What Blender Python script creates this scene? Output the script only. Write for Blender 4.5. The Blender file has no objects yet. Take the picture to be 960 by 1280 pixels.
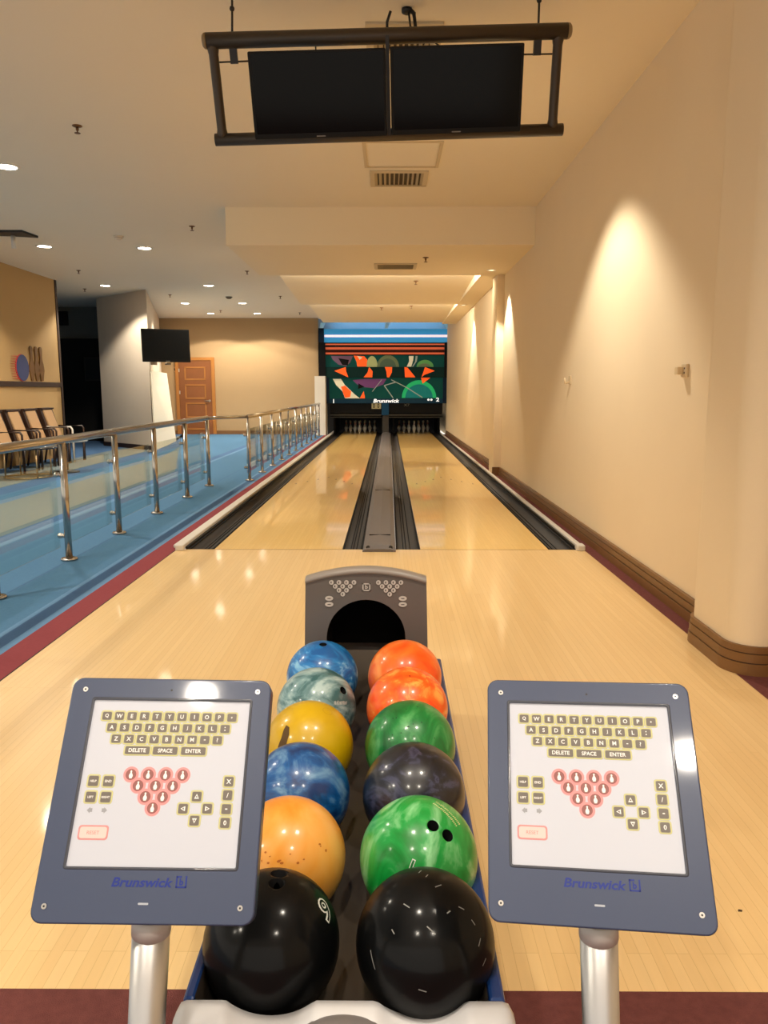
import bpy, bmesh, math, random
from mathutils import Vector, Matrix
random.seed(7)
sc = bpy.context.scene
COL = sc.collection
PI = math.pi

# ------------------------------------------------------------------ helpers
def lin(c):
    c /= 255.0
    return c/12.92 if c <= 0.04045 else ((c+0.055)/1.055)**2.4
def S(r, g, b): return (lin(r), lin(g), lin(b), 1.0)

MATS = {}
def mat(name, color, rough=0.5, metal=0.0, coat=0.0, spec=0.5, emit=None, estr=0.0, bump=0.0, bscale=200.0, var=0.0, vscale=8.0, trans=0.0, coat_rough=0.05):
    if name in MATS: return MATS[name]
    m = bpy.data.materials.new(name); m.use_nodes = True
    nt = m.node_tree; b = nt.nodes['Principled BSDF']
    b.inputs['Base Color'].default_value = color
    b.inputs['Roughness'].default_value = rough
    b.inputs['Metallic'].default_value = metal
    b.inputs['Coat Weight'].default_value = coat
    b.inputs['Coat Roughness'].default_value = coat_rough
    b.inputs['Specular IOR Level'].default_value = spec
    b.inputs['Transmission Weight'].default_value = trans
    if emit is not None:
        b.inputs['Emission Color'].default_value = emit
        b.inputs['Emission Strength'].default_value = estr
    if var > 0 or bump > 0:
        g = nt.nodes.new('ShaderNodeNewGeometry')
    if var > 0:
        n = nt.nodes.new('ShaderNodeTexNoise'); n.inputs['Scale'].default_value = vscale; n.inputs['Detail'].default_value = 5
        nt.links.new(g.outputs['Position'], n.inputs['Vector'])
        mr = nt.nodes.new('ShaderNodeMapRange'); mr.inputs['To Min'].default_value = 1-var; mr.inputs['To Max'].default_value = 1+var
        nt.links.new(n.outputs['Fac'], mr.inputs['Value'])
        mx = nt.nodes.new('ShaderNodeVectorMath'); mx.operation = 'SCALE'
        mx.inputs[0].default_value = color[:3]
        nt.links.new(mr.outputs['Result'], mx.inputs['Scale'])
        nt.links.new(mx.outputs['Vector'], b.inputs['Base Color'])
    if bump > 0:
        n2 = nt.nodes.new('ShaderNodeTexNoise'); n2.inputs['Scale'].default_value = bscale
        nt.links.new(g.outputs['Position'], n2.inputs['Vector'])
        bp = nt.nodes.new('ShaderNodeBump'); bp.inputs['Strength'].default_value = bump; bp.inputs['Distance'].default_value = 0.01
        nt.links.new(n2.outputs['Fac'], bp.inputs['Height'])
        nt.links.new(bp.outputs['Normal'], b.inputs['Normal'])
    MATS[name] = m
    return m

def wood_floor(name, c1, c2, cm, rough, coat, row=0.029, length=1.6, coat_rough=0.08, streak=0.10):
    m = bpy.data.materials.new(name); m.use_nodes = True
    nt = m.node_tree; b = nt.nodes['Principled BSDF']; N = nt.nodes.new; L = nt.links.new
    g = N('ShaderNodeNewGeometry'); sp = N('ShaderNodeSeparateXYZ'); cb = N('ShaderNodeCombineXYZ')
    L(g.outputs['Position'], sp.inputs[0]); L(sp.outputs['Y'], cb.inputs['X']); L(sp.outputs['X'], cb.inputs['Y'])
    br = N('ShaderNodeTexBrick'); L(cb.outputs[0], br.inputs['Vector'])
    br.inputs['Scale'].default_value = 1.0; br.inputs['Brick Width'].default_value = length; br.inputs['Row Height'].default_value = row
    br.inputs['Mortar Size'].default_value = 0.0006; br.inputs['Mortar Smooth'].default_value = 0.3
    br.inputs['Color1'].default_value = c1; br.inputs['Color2'].default_value = c2; br.inputs['Mortar'].default_value = cm
    br.offset_frequency = 3; br.offset = 0.37
    mp = N('ShaderNodeMapping'); mp.inputs['Scale'].default_value = (60, 2.2, 1); L(g.outputs['Position'], mp.inputs['Vector'])
    n = N('ShaderNodeTexNoise'); n.inputs['Scale'].default_value = 1.0; n.inputs['Detail'].default_value = 6; L(mp.outputs[0], n.inputs['Vector'])
    mr = N('ShaderNodeMapRange'); mr.inputs['To Min'].default_value = 1-streak; mr.inputs['To Max'].default_value = 1+streak
    L(n.outputs['Fac'], mr.inputs['Value'])
    vm = N('ShaderNodeVectorMath'); vm.operation = 'SCALE'; L(br.outputs['Color'], vm.inputs[0]); L(mr.outputs[0], vm.inputs['Scale'])
    L(vm.outputs[0], b.inputs['Base Color'])
    b.inputs['Roughness'].default_value = rough; b.inputs['Coat Weight'].default_value = coat; b.inputs['Coat Roughness'].default_value = coat_rough
    return m

def marble(name, cols, seed, scale=6.0, dist=2.5, rough=0.25, coat=1.0, stretch=(1, 1, 1)):
    m = bpy.data.materials.new(name); m.use_nodes = True
    nt = m.node_tree; b = nt.nodes['Principled BSDF']; N = nt.nodes.new; L = nt.links.new
    tc = N('ShaderNodeTexCoord'); mp = N('ShaderNodeMapping'); mp.inputs['Location'].default_value = (seed*3.1, seed*1.7, seed*2.3)
    mp.inputs['Scale'].default_value = stretch
    L(tc.outputs['Object'], mp.inputs['Vector'])
    n = N('ShaderNodeTexNoise'); n.inputs['Scale'].default_value = scale; n.inputs['Detail'].default_value = 4
    n.inputs['Distortion'].default_value = dist; n.inputs['Roughness'].default_value = 0.55
    L(mp.outputs[0], n.inputs['Vector'])
    r = N('ShaderNodeValToRGB'); e = r.color_ramp.elements
    k = len(cols)
    for i, (p, c) in enumerate(cols):
        if i < 2: el = e[i]; el.position = p
        else: el = e.new(p)
        el.color = c
    L(n.outputs['Fac'], r.inputs['Fac']); L(r.outputs['Color'], b.inputs['Base Color'])
    b.inputs['Roughness'].default_value = .38; b.inputs['Coat Weight'].default_value = .45; b.inputs['Coat Roughness'].default_value = 0.14
    return m

OFF = {}
class MB:
    def __init__(s): s.v = []; s.f = []; s.m = []; s.sm = []
    def add(s, vs, fs, mi=0, smooth=False):
        o = len(s.v); s.v += [tuple(map(float, p)) for p in vs]
        for f in fs: s.f.append([i+o for i in f]); s.m.append(mi); s.sm.append(smooth)
    def box(s, x0, x1, y0, y1, z0, z1, mi=0):
        vs = [(x, y, z) for x in (x0, x1) for y in (y0, y1) for z in (z0, z1)]
        s.add(vs, [(0, 1, 3, 2), (4, 6, 7, 5), (0, 4, 5, 1), (2, 3, 7, 6), (0, 2, 6, 4), (1, 5, 7, 3)], mi)
    def hexa(s, b, t, mi=0):
        s.add(list(b)+list(t), [(3, 2, 1, 0), (4, 5, 6, 7), (0, 1, 5, 4), (1, 2, 6, 5), (2, 3, 7, 6), (3, 0, 4, 7)], mi)
    def quad(s, a, b, c, d, mi=0): s.add([a, b, c, d], [(0, 1, 2, 3)], mi)
    def tube(s, pts, r, n=12, mi=0, cap=True):
        pts = [Vector(p) for p in pts]; rings = []
        rr = r if isinstance(r, (list, tuple)) else [r]*len(pts)
        ref = None
        for i, p in enumerate(pts):
            if i == 0: t = pts[1]-p
            elif i == len(pts)-1: t = p-pts[i-1]
            else: t = (pts[i+1]-p).normalized()+(p-pts[i-1]).normalized()
            t.normalize()
            if ref is None:
                ref = Vector((0, 0, 1)) if abs(t.z) < 0.9 else Vector((1, 0, 0))
            a = t.cross(ref); a.normalize(); b = t.cross(a); b.normalize(); ref = -b if False else ref
            rings.append([p+(a*math.cos(2*PI*k/n)+b*math.sin(2*PI*k/n))*rr[i] for k in range(n)])
        o = []; fs = []
        for R in rings: o += R
        for i in range(len(rings)-1):
            for k in range(n):
                fs.append((i*n+k, i*n+(k+1) % n, (i+1)*n+(k+1) % n, (i+1)*n+k))
        s.add(o, fs, mi, True)
        if cap:
            s.add(rings[0], [tuple(range(n))[::-1]], mi); s.add(rings[-1], [tuple(range(n))], mi)
    def lathe(s, prof, c=(0, 0, 0), n=24, mi=0, axis='z'):
        c = Vector(c); vs = []; fs = []
        for r, z in prof:
            for k in range(n):
                a = 2*PI*k/n
                p = (r*math.cos(a), r*math.sin(a), z)
                if axis == 'y': p = (p[0], p[2], p[1])
                if axis == 'x': p = (p[2], p[0], p[1])
                vs.append(c+Vector(p))
        for i in range(len(prof)-1):
            for k in range(n): fs.append((i*n+k, i*n+(k+1) % n, (i+1)*n+(k+1) % n, (i+1)*n+k))
        s.add(vs, fs, mi, True)
        if prof[0][0] > 1e-5: s.add(vs[:n], [tuple(range(n))[::-1]], mi)
        if prof[-1][0] > 1e-5: s.add(vs[-n:], [tuple(range(n))], mi)
    def sphere(s, c, r, n=24, m=14, mi=0, sq=(1, 1, 1)):
        c = Vector(c); vs = []; fs = []
        for i in range(m+1):
            t = PI*i/m
            for k in range(n):
                a = 2*PI*k/n
                vs.append(c+Vector((r*sq[0]*math.sin(t)*math.cos(a), r*sq[1]*math.sin(t)*math.sin(a), r*sq[2]*math.cos(t))))
        for i in range(m):
            for k in range(n): fs.append((i*n+k, (i+1)*n+k, (i+1)*n+(k+1) % n, i*n+(k+1) % n))
        s.add(vs, fs, mi, True)
    def prism(s, poly, fn, a, b, mi=0, smooth_side=False, caps=True):
        """poly of 2-D points; fn(u, v, w) -> 3-D point; extruded from w=a to w=b"""
        n = len(poly); va = [fn(u, v, a) for u, v in poly]; vb = [fn(u, v, b) for u, v in poly]
        s.add(va+vb, [(i, (i+1) % n, n+(i+1) % n, n+i) for i in range(n)], mi, smooth_side)
        if caps: s.add(va, [tuple(range(n))[::-1]], mi); s.add(vb, [tuple(range(n))], mi)
    def loft(s, rings, mi=0, smooth=True, closed=False):
        n = len(rings[0]); vs = [p for R in rings for p in R]; fs = []
        for i in range(len(rings)-1):
            for k in range(n if closed else n-1):
                fs.append((i*n+k, i*n+(k+1) % n, (i+1)*n+(k+1) % n, (i+1)*n+k))
        s.add(vs, fs, mi, smooth)
    def flat(s, poly, fn, w, mi=0): s.add([fn(u, v, w) for u, v in poly], [tuple(range(len(poly)))], mi)
    def build(s, name, mats, parent=None, bevel=0.0, origin=None, fix=True):
        me = bpy.data.meshes.new(name)
        o = Vector(origin) if origin is not None else (OFF[parent.name] if parent is not None else Vector((0, 0, 0)))
        me.from_pydata([tuple(Vector(p)-o) for p in s.v], [], s.f)
        if not isinstance(mats, (list, tuple)): mats = [mats]
        for m in mats: me.materials.append(m)
        for p, mi, sm in zip(me.polygons, s.m, s.sm): p.material_index = mi; p.use_smooth = sm
        if fix:
            bm = bmesh.new(); bm.from_mesh(me)
            bmesh.ops.remove_doubles(bm, verts=bm.verts, dist=1e-6)
            bmesh.ops.recalc_face_normals(bm, faces=bm.faces); bm.to_mesh(me); bm.free()
        ob = bpy.data.objects.new(name, me); COL.objects.link(ob)
        if parent is not None:
            ob.parent = parent; OFF[ob.name] = o
        else:
            ob.location = o; OFF[ob.name] = o
        if bevel > 0:
            bv = ob.modifiers.new('bevel', 'BEVEL'); bv.width = bevel; bv.segments = 2; bv.limit_method = 'ANGLE'; bv.angle_limit = 0.7
        return ob

def tag(o, label=None, cat=None, group=None, kind=None):
    if label: o['label'] = label
    if cat: o['category'] = cat
    if group: o['group'] = group
    if kind: o['kind'] = kind
    return o
def thing(name, label, cat, loc=(0, 0, 0), group=None):
    o = bpy.data.objects.new(name, None); COL.objects.link(o); o.location = loc; o.empty_display_size = 0.1
    OFF[o.name] = Vector(loc)
    return tag(o, label, cat, group)
def struct(mb, name, mats, bevel=0.0, label=None, cat=None):
    return tag(mb.build(name, mats, None, bevel), label, cat, None, 'structure')
def dup(root, loc, label, group=None):
    r = root.copy(); COL.objects.link(r); r.location = loc; r['label'] = label
    if group: r['group'] = group
    for ch in list(root.children):
        c = ch.copy(); COL.objects.link(c); c.parent = r
        for g in list(ch.children):
            d = g.copy(); COL.objects.link(d); d.parent = c
    return r

_G = {}
def glyph(text, size, bold=0.0, shear=0.0):
    """text outline as flat verts/faces centred on the origin"""
    k = (text, bold, shear)
    if k not in _G:
        cu = bpy.data.curves.new('tmp', 'FONT'); cu.body = text; cu.size = 1.0; cu.offset = bold; cu.shear = shear
        cu.align_x = 'CENTER'; cu.resolution_u = 3
        ob = bpy.data.objects.new('tmp', cu); COL.objects.link(ob)
        dg = bpy.context.evaluated_depsgraph_get(); dg.update()
        me = bpy.data.meshes.new_from_object(ob.evaluated_get(dg))
        vs = [(v.co.x, v.co.y) for v in me.vertices]; fs = [list(p.vertices) for p in me.polygons]
        bpy.data.objects.remove(ob); bpy.data.curves.remove(cu); bpy.data.meshes.remove(me)
        xs = [v[0] for v in vs]; ys = [v[1] for v in vs]
        cx = (min(xs)+max(xs))/2; cy = (min(ys)+max(ys))/2
        _G[k] = ([(x-cx, y-cy) for x, y in vs], fs, max(xs)-min(xs), max(ys)-min(ys))
    vs, fs, w, h = _G[k]
    return [(x*size, y*size) for x, y in vs], fs, w*size, h*size
def text(mb, s, fn, u, v, w, height=None, width=None, bold=0.0, shear=0.0, mi=0):
    vs, fs, gw, gh = glyph(s, 1.0, bold, shear)
    sy = (height/gh) if height else width/gw
    sx = (width/gw) if width else sy
    mb.add([fn(u+x*sx, v+y*sy, w) for x, y in vs], fs, mi)
def rrect(cx, cy, w, h, r, n=4):
    o = []
    for sx, sy, a0 in ((1, 1, 0), (-1, 1, 90), (-1, -1, 180), (1, -1, 270)):
        for i in range(n+1):
            a = math.radians(a0+90*i/n)
            o.append((cx+sx*(w/2-r)+r*math.cos(a), cy+sy*(h/2-r)+r*math.sin(a)))
    return o
def circ(cx, cy, r, n=20, ry=None): return [(cx+r*math.cos(2*PI*i/n), cy+(ry or r)*math.sin(2*PI*i/n)) for i in range(n)]

# ------------------------------------------------------------------ camera
H = 1.285; F = 960.0; VX, VY = 486.0, 489.0
pit = math.atan((640-VY)/F); yaw = math.atan((VX-480)/F*math.cos(pit))
fw = Vector((-math.sin(yaw)*math.cos(pit), math.cos(yaw)*math.cos(pit), -math.sin(pit)))
rt = Vector((math.cos(yaw), math.sin(yaw), 0)); up = rt.cross(fw)
cd = bpy.data.cameras.new('camera'); cam = bpy.data.objects.new('camera', cd); COL.objects.link(cam)
M = Matrix((rt, up, -fw)).transposed().to_4x4(); M.translation = Vector((0, 0, H)); cam.matrix_world = M
cd.sensor_fit = 'VERTICAL'; cd.sensor_height = 36.0; cd.lens = 36.0*F/1280.0; cd.clip_start = 0.02; cd.clip_end = 200
sc.camera = cam

# ------------------------------------------------------------------ materials
M_APP = wood_floor('approach_maple', S(235, 201, 143), S(230, 194, 135), S(206, 168, 110), 0.34, 0.55, coat_rough=0.075, streak=0.06)
M_LANE = wood_floor('lane_maple', S(236, 198, 122), S(231, 191, 113), S(212, 168, 94), 0.30, 0.50, coat_rough=0.035, streak=0.08)
M_WALL = mat('cream_wall', S(232, 212, 178), 0.85, var=0.02, vscale=3, bump=0.05, bscale=120)
M_WALLTAN = mat('tan_wall', S(170, 142, 104), 0.85, var=0.03, vscale=3, bump=0.06, bscale=80)
M_CEIL = mat('ceiling_paint', S(242, 230, 208), 0.9, var=0.01, vscale=2)
M_SOFF = mat('soffit_paint', S(243, 228, 198), 0.9, var=0.01, vscale=2)
M_GREYWALL = mat('pale_grey_wall', S(222, 206, 186), 0.85, var=0.02, vscale=4)
M_DARKW = mat('dark_corridor_wall', S(120, 122, 118), 0.9)
M_BLACKW = mat('corridor_black', S(18, 17, 16), 0.9)
M_BASE = mat('brown_baseboard', S(120, 82, 42), 0.45, coat=0.2, var=0.12, vscale=6)
M_BASEL = mat('brown_baseboard_groove', S(58, 34, 16), 0.6)
M_DARKTRIM = mat('dark_brown_trim', S(48, 28, 20), 0.5)
def carpet(n, c, v=0.10): return mat(n, c, 1.0, spec=0.1, var=v, vscale=45, bump=0.5, bscale=420)
C_BLUE = carpet('carpet_blue', S(84, 124, 160)); C_DBLUE = carpet('carpet_dark_blue', S(80, 112, 154)); C_LBLUE = carpet('carpet_light_blue', S(104, 142, 180))
C_PURP = carpet('carpet_slate', S(92, 108, 146)); C_GREY = carpet('carpet_grey', S(118, 131, 136)); C_MAR = carpet('carpet_maroon', S(142, 70, 76))
C_MAR2 = carpet('carpet_maroon_front', S(112, 66, 62), 0.3)
M_STEEL = mat('stainless_steel', (0.50, 0.47, 0.43, 1), 0.18, 1.0)
M_SILVER = mat('brushed_silver', (0.60, 0.59, 0.58, 1), 0.38, 1.0)
M_BLACK = mat('black_plastic', S(24, 22, 21), 0.45)
M_GUT = mat('gutter_grey', S(76, 72, 68), 0.55, spec=.2)
M_GUTD = mat('gutter_dark_edge', S(28, 26, 25), 0.55, spec=.2)
M_CAP = mat('capping_grey', S(104, 98, 96), 0.55, spec=.3)
M_WCAP = mat('white_capping', S(206, 200, 190), 0.5)
M_FRAME = mat('bronze_frame', S(66, 56, 44), 0.4, metal=0.3)
M_TV = mat('tv_bezel', S(14, 13, 12), 0.45, spec=.2)
M_SCR = mat('tv_screen', S(7, 7, 8), 0.12, spec=0.12)
M_SCR2 = mat('tv_screen_matte', S(9, 9, 9), 0.5, spec=.1)
M_WHITE = mat('white_metal', S(232, 226, 216), 0.5)
M_BRASS = mat('sprinkler_bronze', S(120, 84, 52), 0.4, metal=0.5)
M_DOORW = mat('door_wood', S(128, 74, 34), 0.45, coat=0.2, var=0.12, vscale=5)
M_DOORF = mat('door_frame_wood', S(166, 108, 46), 0.4, coat=0.2, var=0.1, vscale=5)
M_UPH = mat('tan_upholstery', S(176, 142, 104), 0.9, bump=0.2, bscale=300)
M_CHW = mat('dark_chair_wood', S(50, 30, 22), 0.45)
M_GLASS = bpy.data.materials.new('clear_glass'); M_GLASS.use_nodes = True
nt = M_GLASS.node_tree; nt.nodes.clear()
o_ = nt.nodes.new('ShaderNodeOutputMaterial'); mx_ = nt.nodes.new('ShaderNodeMixShader'); tr_ = nt.nodes.new('ShaderNodeBsdfTransparent'); gl_ = nt.nodes.new('ShaderNodeBsdfGlossy'); fr_ = nt.nodes.new('ShaderNodeFresnel')
tr_.inputs[0].default_value = (0.93, 0.97, 0.95, 1); gl_.inputs['Roughness'].default_value = 0.0
nt.nodes.remove(fr_)
ge_ = nt.nodes.new('ShaderNodeNewGeometry'); dt_ = nt.nodes.new('ShaderNodeVectorMath'); dt_.operation = 'DOT_PRODUCT'
nt.links.new(ge_.outputs['Incoming'], dt_.inputs[0]); nt.links.new(ge_.outputs['Normal'], dt_.inputs[1])
def mth(op, a_, b_):
    n_ = nt.nodes.new('ShaderNodeMath'); n_.operation = op
    for i_, q_ in enumerate((a_, b_)):
        if q_ is None: continue
        if isinstance(q_, (int, float)): n_.inputs[i_].default_value = q_
        else: nt.links.new(q_, n_.inputs[i_])
    return n_.outputs[0]
sch_ = mth('ADD', mth('MULTIPLY', mth('POWER', mth('SUBTRACT', 1.0, mth('ABSOLUTE', dt_.outputs['Value'], None)), 5.0), .9), .035)
nt.links.new(sch_, mx_.inputs[0]); nt.links.new(tr_.outputs[0], mx_.inputs[1]); nt.links.new(gl_.outputs[0], mx_.inputs[2]); nt.links.new(mx_.outputs[0], o_.inputs[0])
M_LIT = mat('lamp_lit', (1, 1, 1, 1), 0.5, emit=(1, 0.93, 0.80, 1), estr=22.0)
M_LIT2 = mat('lamp_lit_warm', (1, 1, 1, 1), 0.5, emit=(1, 0.90, 0.74, 1), estr=9.0)

# ------------------------------------------------------------------ floors
ZC = 3.42; XR = 1.72; XPL = -1.74; YF = 6.185; YB = 23.3; YE = 26.2; XL = -6.5; YN = -4.0
fl = MB(); fl.box(XPL, 1.60, 1.486, YF, -0.06, 0.0)
struct(fl, 'floor_approach', M_APP)
fc = MB()
def strip(x0, x1, y0, y1, mi, z=0.0): fc.quad((x0, y0, z), (x1, y0, z), (x1, y1, z), (x0, y1, z), mi)
# bands that run along the lanes, from the approach outwards
bands = [(-1.748, XPL, 3), (-1.915, -1.748, 2), (-1.963, -1.915, 4), (-2.05, -1.963, 5), (-2.085, -2.05, 4), (-2.452, -2.085, 0), (-2.462, -2.452, 5), (-2.98, -2.462, 0),  # first band: black strip painted as the shadow gap beside the approach
         (-3.25, -2.98, 0), (-3.32, -3.25, 4), (-3.47, -3.32, 5)]
for x0, x1, mi in bands: strip(x0, x1, YN, YB, mi)
def xg(y): return -3.47 if y < 12.4 else -3.47-(y-12.4)*0.255
ys = [YN, 12.4, 15.0, 18.0, YB]
for y0, y1 in zip(ys, ys[1:]):
    a0, a1 = xg(y0), xg(y1)
    if y0 >= 12.4: fc.quad((a0, y0, 0), (-3.47, y0, 0), (-3.47, y1, 0), (a1, y1, 0), 0)
    e0, e1 = min(a0, -4.47), min(a1, -4.47)
    fc.quad((e0, y0, 0), (a0, y0, 0), (a1, y1, 0), (e1, y1, 0), 7)
    g0, g1 = min(a0, -4.85), min(a1, -4.85)
    fc.quad((g0, y0, 0), (e0, y0, 0), (e1, y1, 0), (g1, y1, 0), 0)
    h0, h1 = min(a0, -5.22), min(a1, -5.22)
    fc.quad((h0, y0, 0), (g0, y0, 0), (g1, y1, 0), (h1, y1, 0), 5)
    fc.quad((-6.1, y0, 0), (h0, y0, 0), (h1, y1, 0), (-6.1, y1, 0), 7)
strip(-12, -6.1, YN, YB, 5)
strip(XPL, 2.6, YN, 1.486, 1); strip(1.60, 2.6, 1.486, YF, 1); strip(1.60, 2.0, YF, YB, 1)
struct(fc, 'floor_carpet', [C_BLUE, C_MAR2, C_MAR, M_BLACKW, C_LBLUE, C_DBLUE, C_PURP, C_GREY])

# ------------------------------------------------------------------ walls
w = MB(); w.box(XR, XR+0.2, 3.9, YE, 0, 3.6); struct(w, 'wall_right', M_WALL)
# rounded pilaster on the near right; and the narrow column further on
def arc(cx, cy, r, a0, a1, n=8): return [(cx+r*math.cos(math.radians(a0+(a1-a0)*i/n)), cy+r*math.sin(math.radians(a0+(a1-a0)*i/n))) for i in range(n+1)]
def pil_profile(o):
    r = 0.11+o
    return [(2.5, 3.36-o)]+[(1.86, 3.365-o)]+arc(1.71, 3.50, r+0.02, -80, -180, 24)+arc(1.70, 3.83, r+0.01, 180, 95, 24)+[(XR+0.02, 3.94+o), (2.5, 3.94+o)]
fnz = lambda u, v, z: (u, v, z)
w = MB(); w.prism(pil_profile(0), fnz, 0, 3.6, smooth_side=False); pl = struct(w, 'wall_pilaster', M_WALL)
w = MB()
for o, z0, z1, mi in ((0.024, 0.0, 0.055, 0), (0.018, 0.055, 0.060, 1), (0.020, 0.060, 0.10, 0), (0.013, 0.10, 0.104, 1), (0.016, 0.104, 0.135, 0)):
    w.prism(pil_profile(o), fnz, z0, z1, mi)
struct(w, 'baseboard_pilaster', [M_BASE, M_BASEL])
w = MB(); w.prism([(1.615, 11.8), (1.60, 11.83), (1.60, 12.25), (1.615, 12.28), (XR+.01, 12.28), (XR+.01, 11.8)], fnz, 0, 2.99); struct(w, 'wall_column', M_WALL)
w = MB()
for y0, y1 in ((3.95, 11.79), (12.29, 23.0)):
    for o, z0, z1, mi in ((0.034, 0.0, 0.055, 0), (0.024, 0.055, 0.062, 1), (0.027, 0.062, 0.10, 0), (0.018, 0.10, 0.105, 1), (0.022, 0.105, 0.132, 0)):
        w.box(XR-o, XR, y0, y1, z0, z1, mi)
struct(w, 'baseboard_right', [M_BASE, M_BASEL])
w = MB(); w.box(XR-0.13, XR, 11.765, 11.8, 0, 0.132, 0); w.box(XR-0.132, XR, 11.76, 11.8, 0, 0.05, 0); struct(w, 'baseboard_column', M_BASE)
w = MB(); w.box(2.45, 2.6, YN, 3.5, 0, 3.6); struct(w, 'wall_near_right', M_WALL)
w = MB(); w.box(XL-0.2, XL, 10.0, 15.37, 0, ZC); struct(w, 'wall_left', mat('golden_tan_wall', S(178, 146, 98), .85, var=.03, vscale=3))
w = MB(); w.box(XL-0.21, XL+0.015, 15.37, 15.45, 0, ZC); struct(w, 'trim_left', M_DARKTRIM)
w = MB(); w.box(XL, XL+0.035, 10.0, 15.37, 1.365, 1.455); struct(w, 'trim_dado', M_DARKTRIM, 0.006)
w = MB(); w.box(-6.85, -2.10, YB, YB+0.2, 0, 3.6); struct(w, 'wall_back', M_WALLTAN)
w = MB(); w.box(-6.76, -2.18, YB-0.025, YB, 0, 0.11); struct(w, 'baseboard_back', M_BASE, 0.005)
# splayed grey wall with the television
A = (-5.17, 16.84); B = (-6.80, 18.35); Cc = (-6.80, YB)
w = MB(); w.prism([A, Cc, (-7.6, YB), B], fnz, 0, ZC); struct(w, 'wall_splayed', M_GREYWALL)
def along(P, Q, d): v = Vector((Q[0]-P[0], Q[1]-P[1])); v.normalize(); return (P[0]+v.x*d, P[1]+v.y*d)
w = MB()
nA = Vector((B[1]-A[1], -(B[0]-A[0]))).normalized(); nA = nA if nA.y < 0 else -nA
nC = Vector((Cc[1]-A[1], -(Cc[0]-A[0]))).normalized(); nC = nC if nC.x > 0 else -nC
a1 = (A[0]+nA.x*.02+nC.x*.02, A[1]+nA.y*.02+nC.y*.02)
w.prism([a1, (Cc[0]+nC.x*.02, Cc[1]), Cc, A, B, (B[0]+nA.x*.02, B[1]+nA.y*.02)], fnz, 0, 0.10); struct(w, 'baseboard_splayed', M_DARKTRIM)
w = MB(); w.box(-12, -6.6, 20.2, 20.4, 0, ZC); w.box(-12.2, -12, 15.4, 20.4, 0, ZC, 0); struct(w, 'wall_corridor', M_DARKW)
w = MB(); w.box(-12, -6.7, 15.45, 15.5, 0, ZC); struct(w, 'wall_corridor_side', M_BLACKW)
w = MB(); w.box(-10.6, -6.65, 20.12, 20.2, 0, 2.62); struct(w, 'doorway_dark', M_BLACKW)  # black slab painted as the unlit doorway opening, no door leaf
w = MB(); w.box(-2.17, -1.86, 22.75, 23.5, 0, 1.72); struct(w, 'wall_pier', mat('white_pier', S(220, 214, 204), 0.8))
w = MB(); w.box(-2.17, 1.75, 23.62, 23.7, 2.6, ZC); struct(w, 'wall_mask', mat('cove_wall', S(150, 160, 170), .9))
w = MB(); w.box(-2.17, 1.75, YE, YE+0.1, -0.5, 3.6); struct(w, 'wall_pit', M_BLACKW)

# ------------------------------------------------------------------ ceiling
c = MB(); c.box(-12.2, 2.6, YN, YE+.1, ZC, ZC+0.12); struct(c, 'ceiling', M_CEIL)
c = MB()
# first soffit: flat; the next two are tilted panels, each starting high and coming down
c.box(-1.925, XR, 9.45, 11.85, 2.99, ZC)
def wedge(xl, xr, y0, y1, z0, z1):
    c.hexa([(xl, y0, z0), (xr, y0, z0), (xr, y1, z1), (xl, y1, z1)], [(xl, y0, ZC), (xr, y0, ZC), (xr, y1, ZC), (xl, y1, ZC)])
wedge(-1.75, 1.37, 11.86, 15.75, 3.15, 2.99)
wedge(-1.66, 1.37, 15.76, 19.9, 3.08, 3.00)
c.box(1.37, XR, 11.86, 20.3, 2.995, ZC)
struct(c, 'ceiling_soffit', M_SOFF)

# ------------------------------------------------------------------ lanes
LC = -0.0645                                   # middle of the pair
XLL = (-1.434, -0.382); XRL = (0.262, 1.312)
YP = 25.3
for (x0, x1), lab in ((XLL, 'left pale maple bowling lane, beside the carpet and glass railing'), (XRL, 'right pale maple bowling lane, along the cream wall')):
    t = thing('bowling_lane', lab, 'bowling lane', ((x0+x1)/2, YF, 0), 'pair of bowling lanes')
    m = MB(); m.box(x0, x1, YF+.004, YP, -0.08, 0.0); m.build('lane_bed', M_LANE, t)
    m = MB(); m.box(x0-.2 if x0 < 0 else x0, x1 if x0 < 0 else x1+.2, YF-.006, YF+.0035, 0.0001, 0.0008); m.build('foul_line', mat('foul_line_brown', S(120, 84, 40), 0.4), t)
    for k in range(7):
        cx = x0+(x1-x0)*(k+1)/8; cy = 11.55-0.27*abs(k-3)
        m = MB(); m.flat([(cx-.016, cy-.07), (cx+.016, cy-.07), (cx, cy+.08)], fnz, 0.0006); m.build('arrow_mark', mat('arrow_brown', S(110, 72, 36), 0.4), t)
    dots = [(-.4, 8.2), (-.28, 8.2), (.28, 8.2), (.4, 8.2)]
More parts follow.
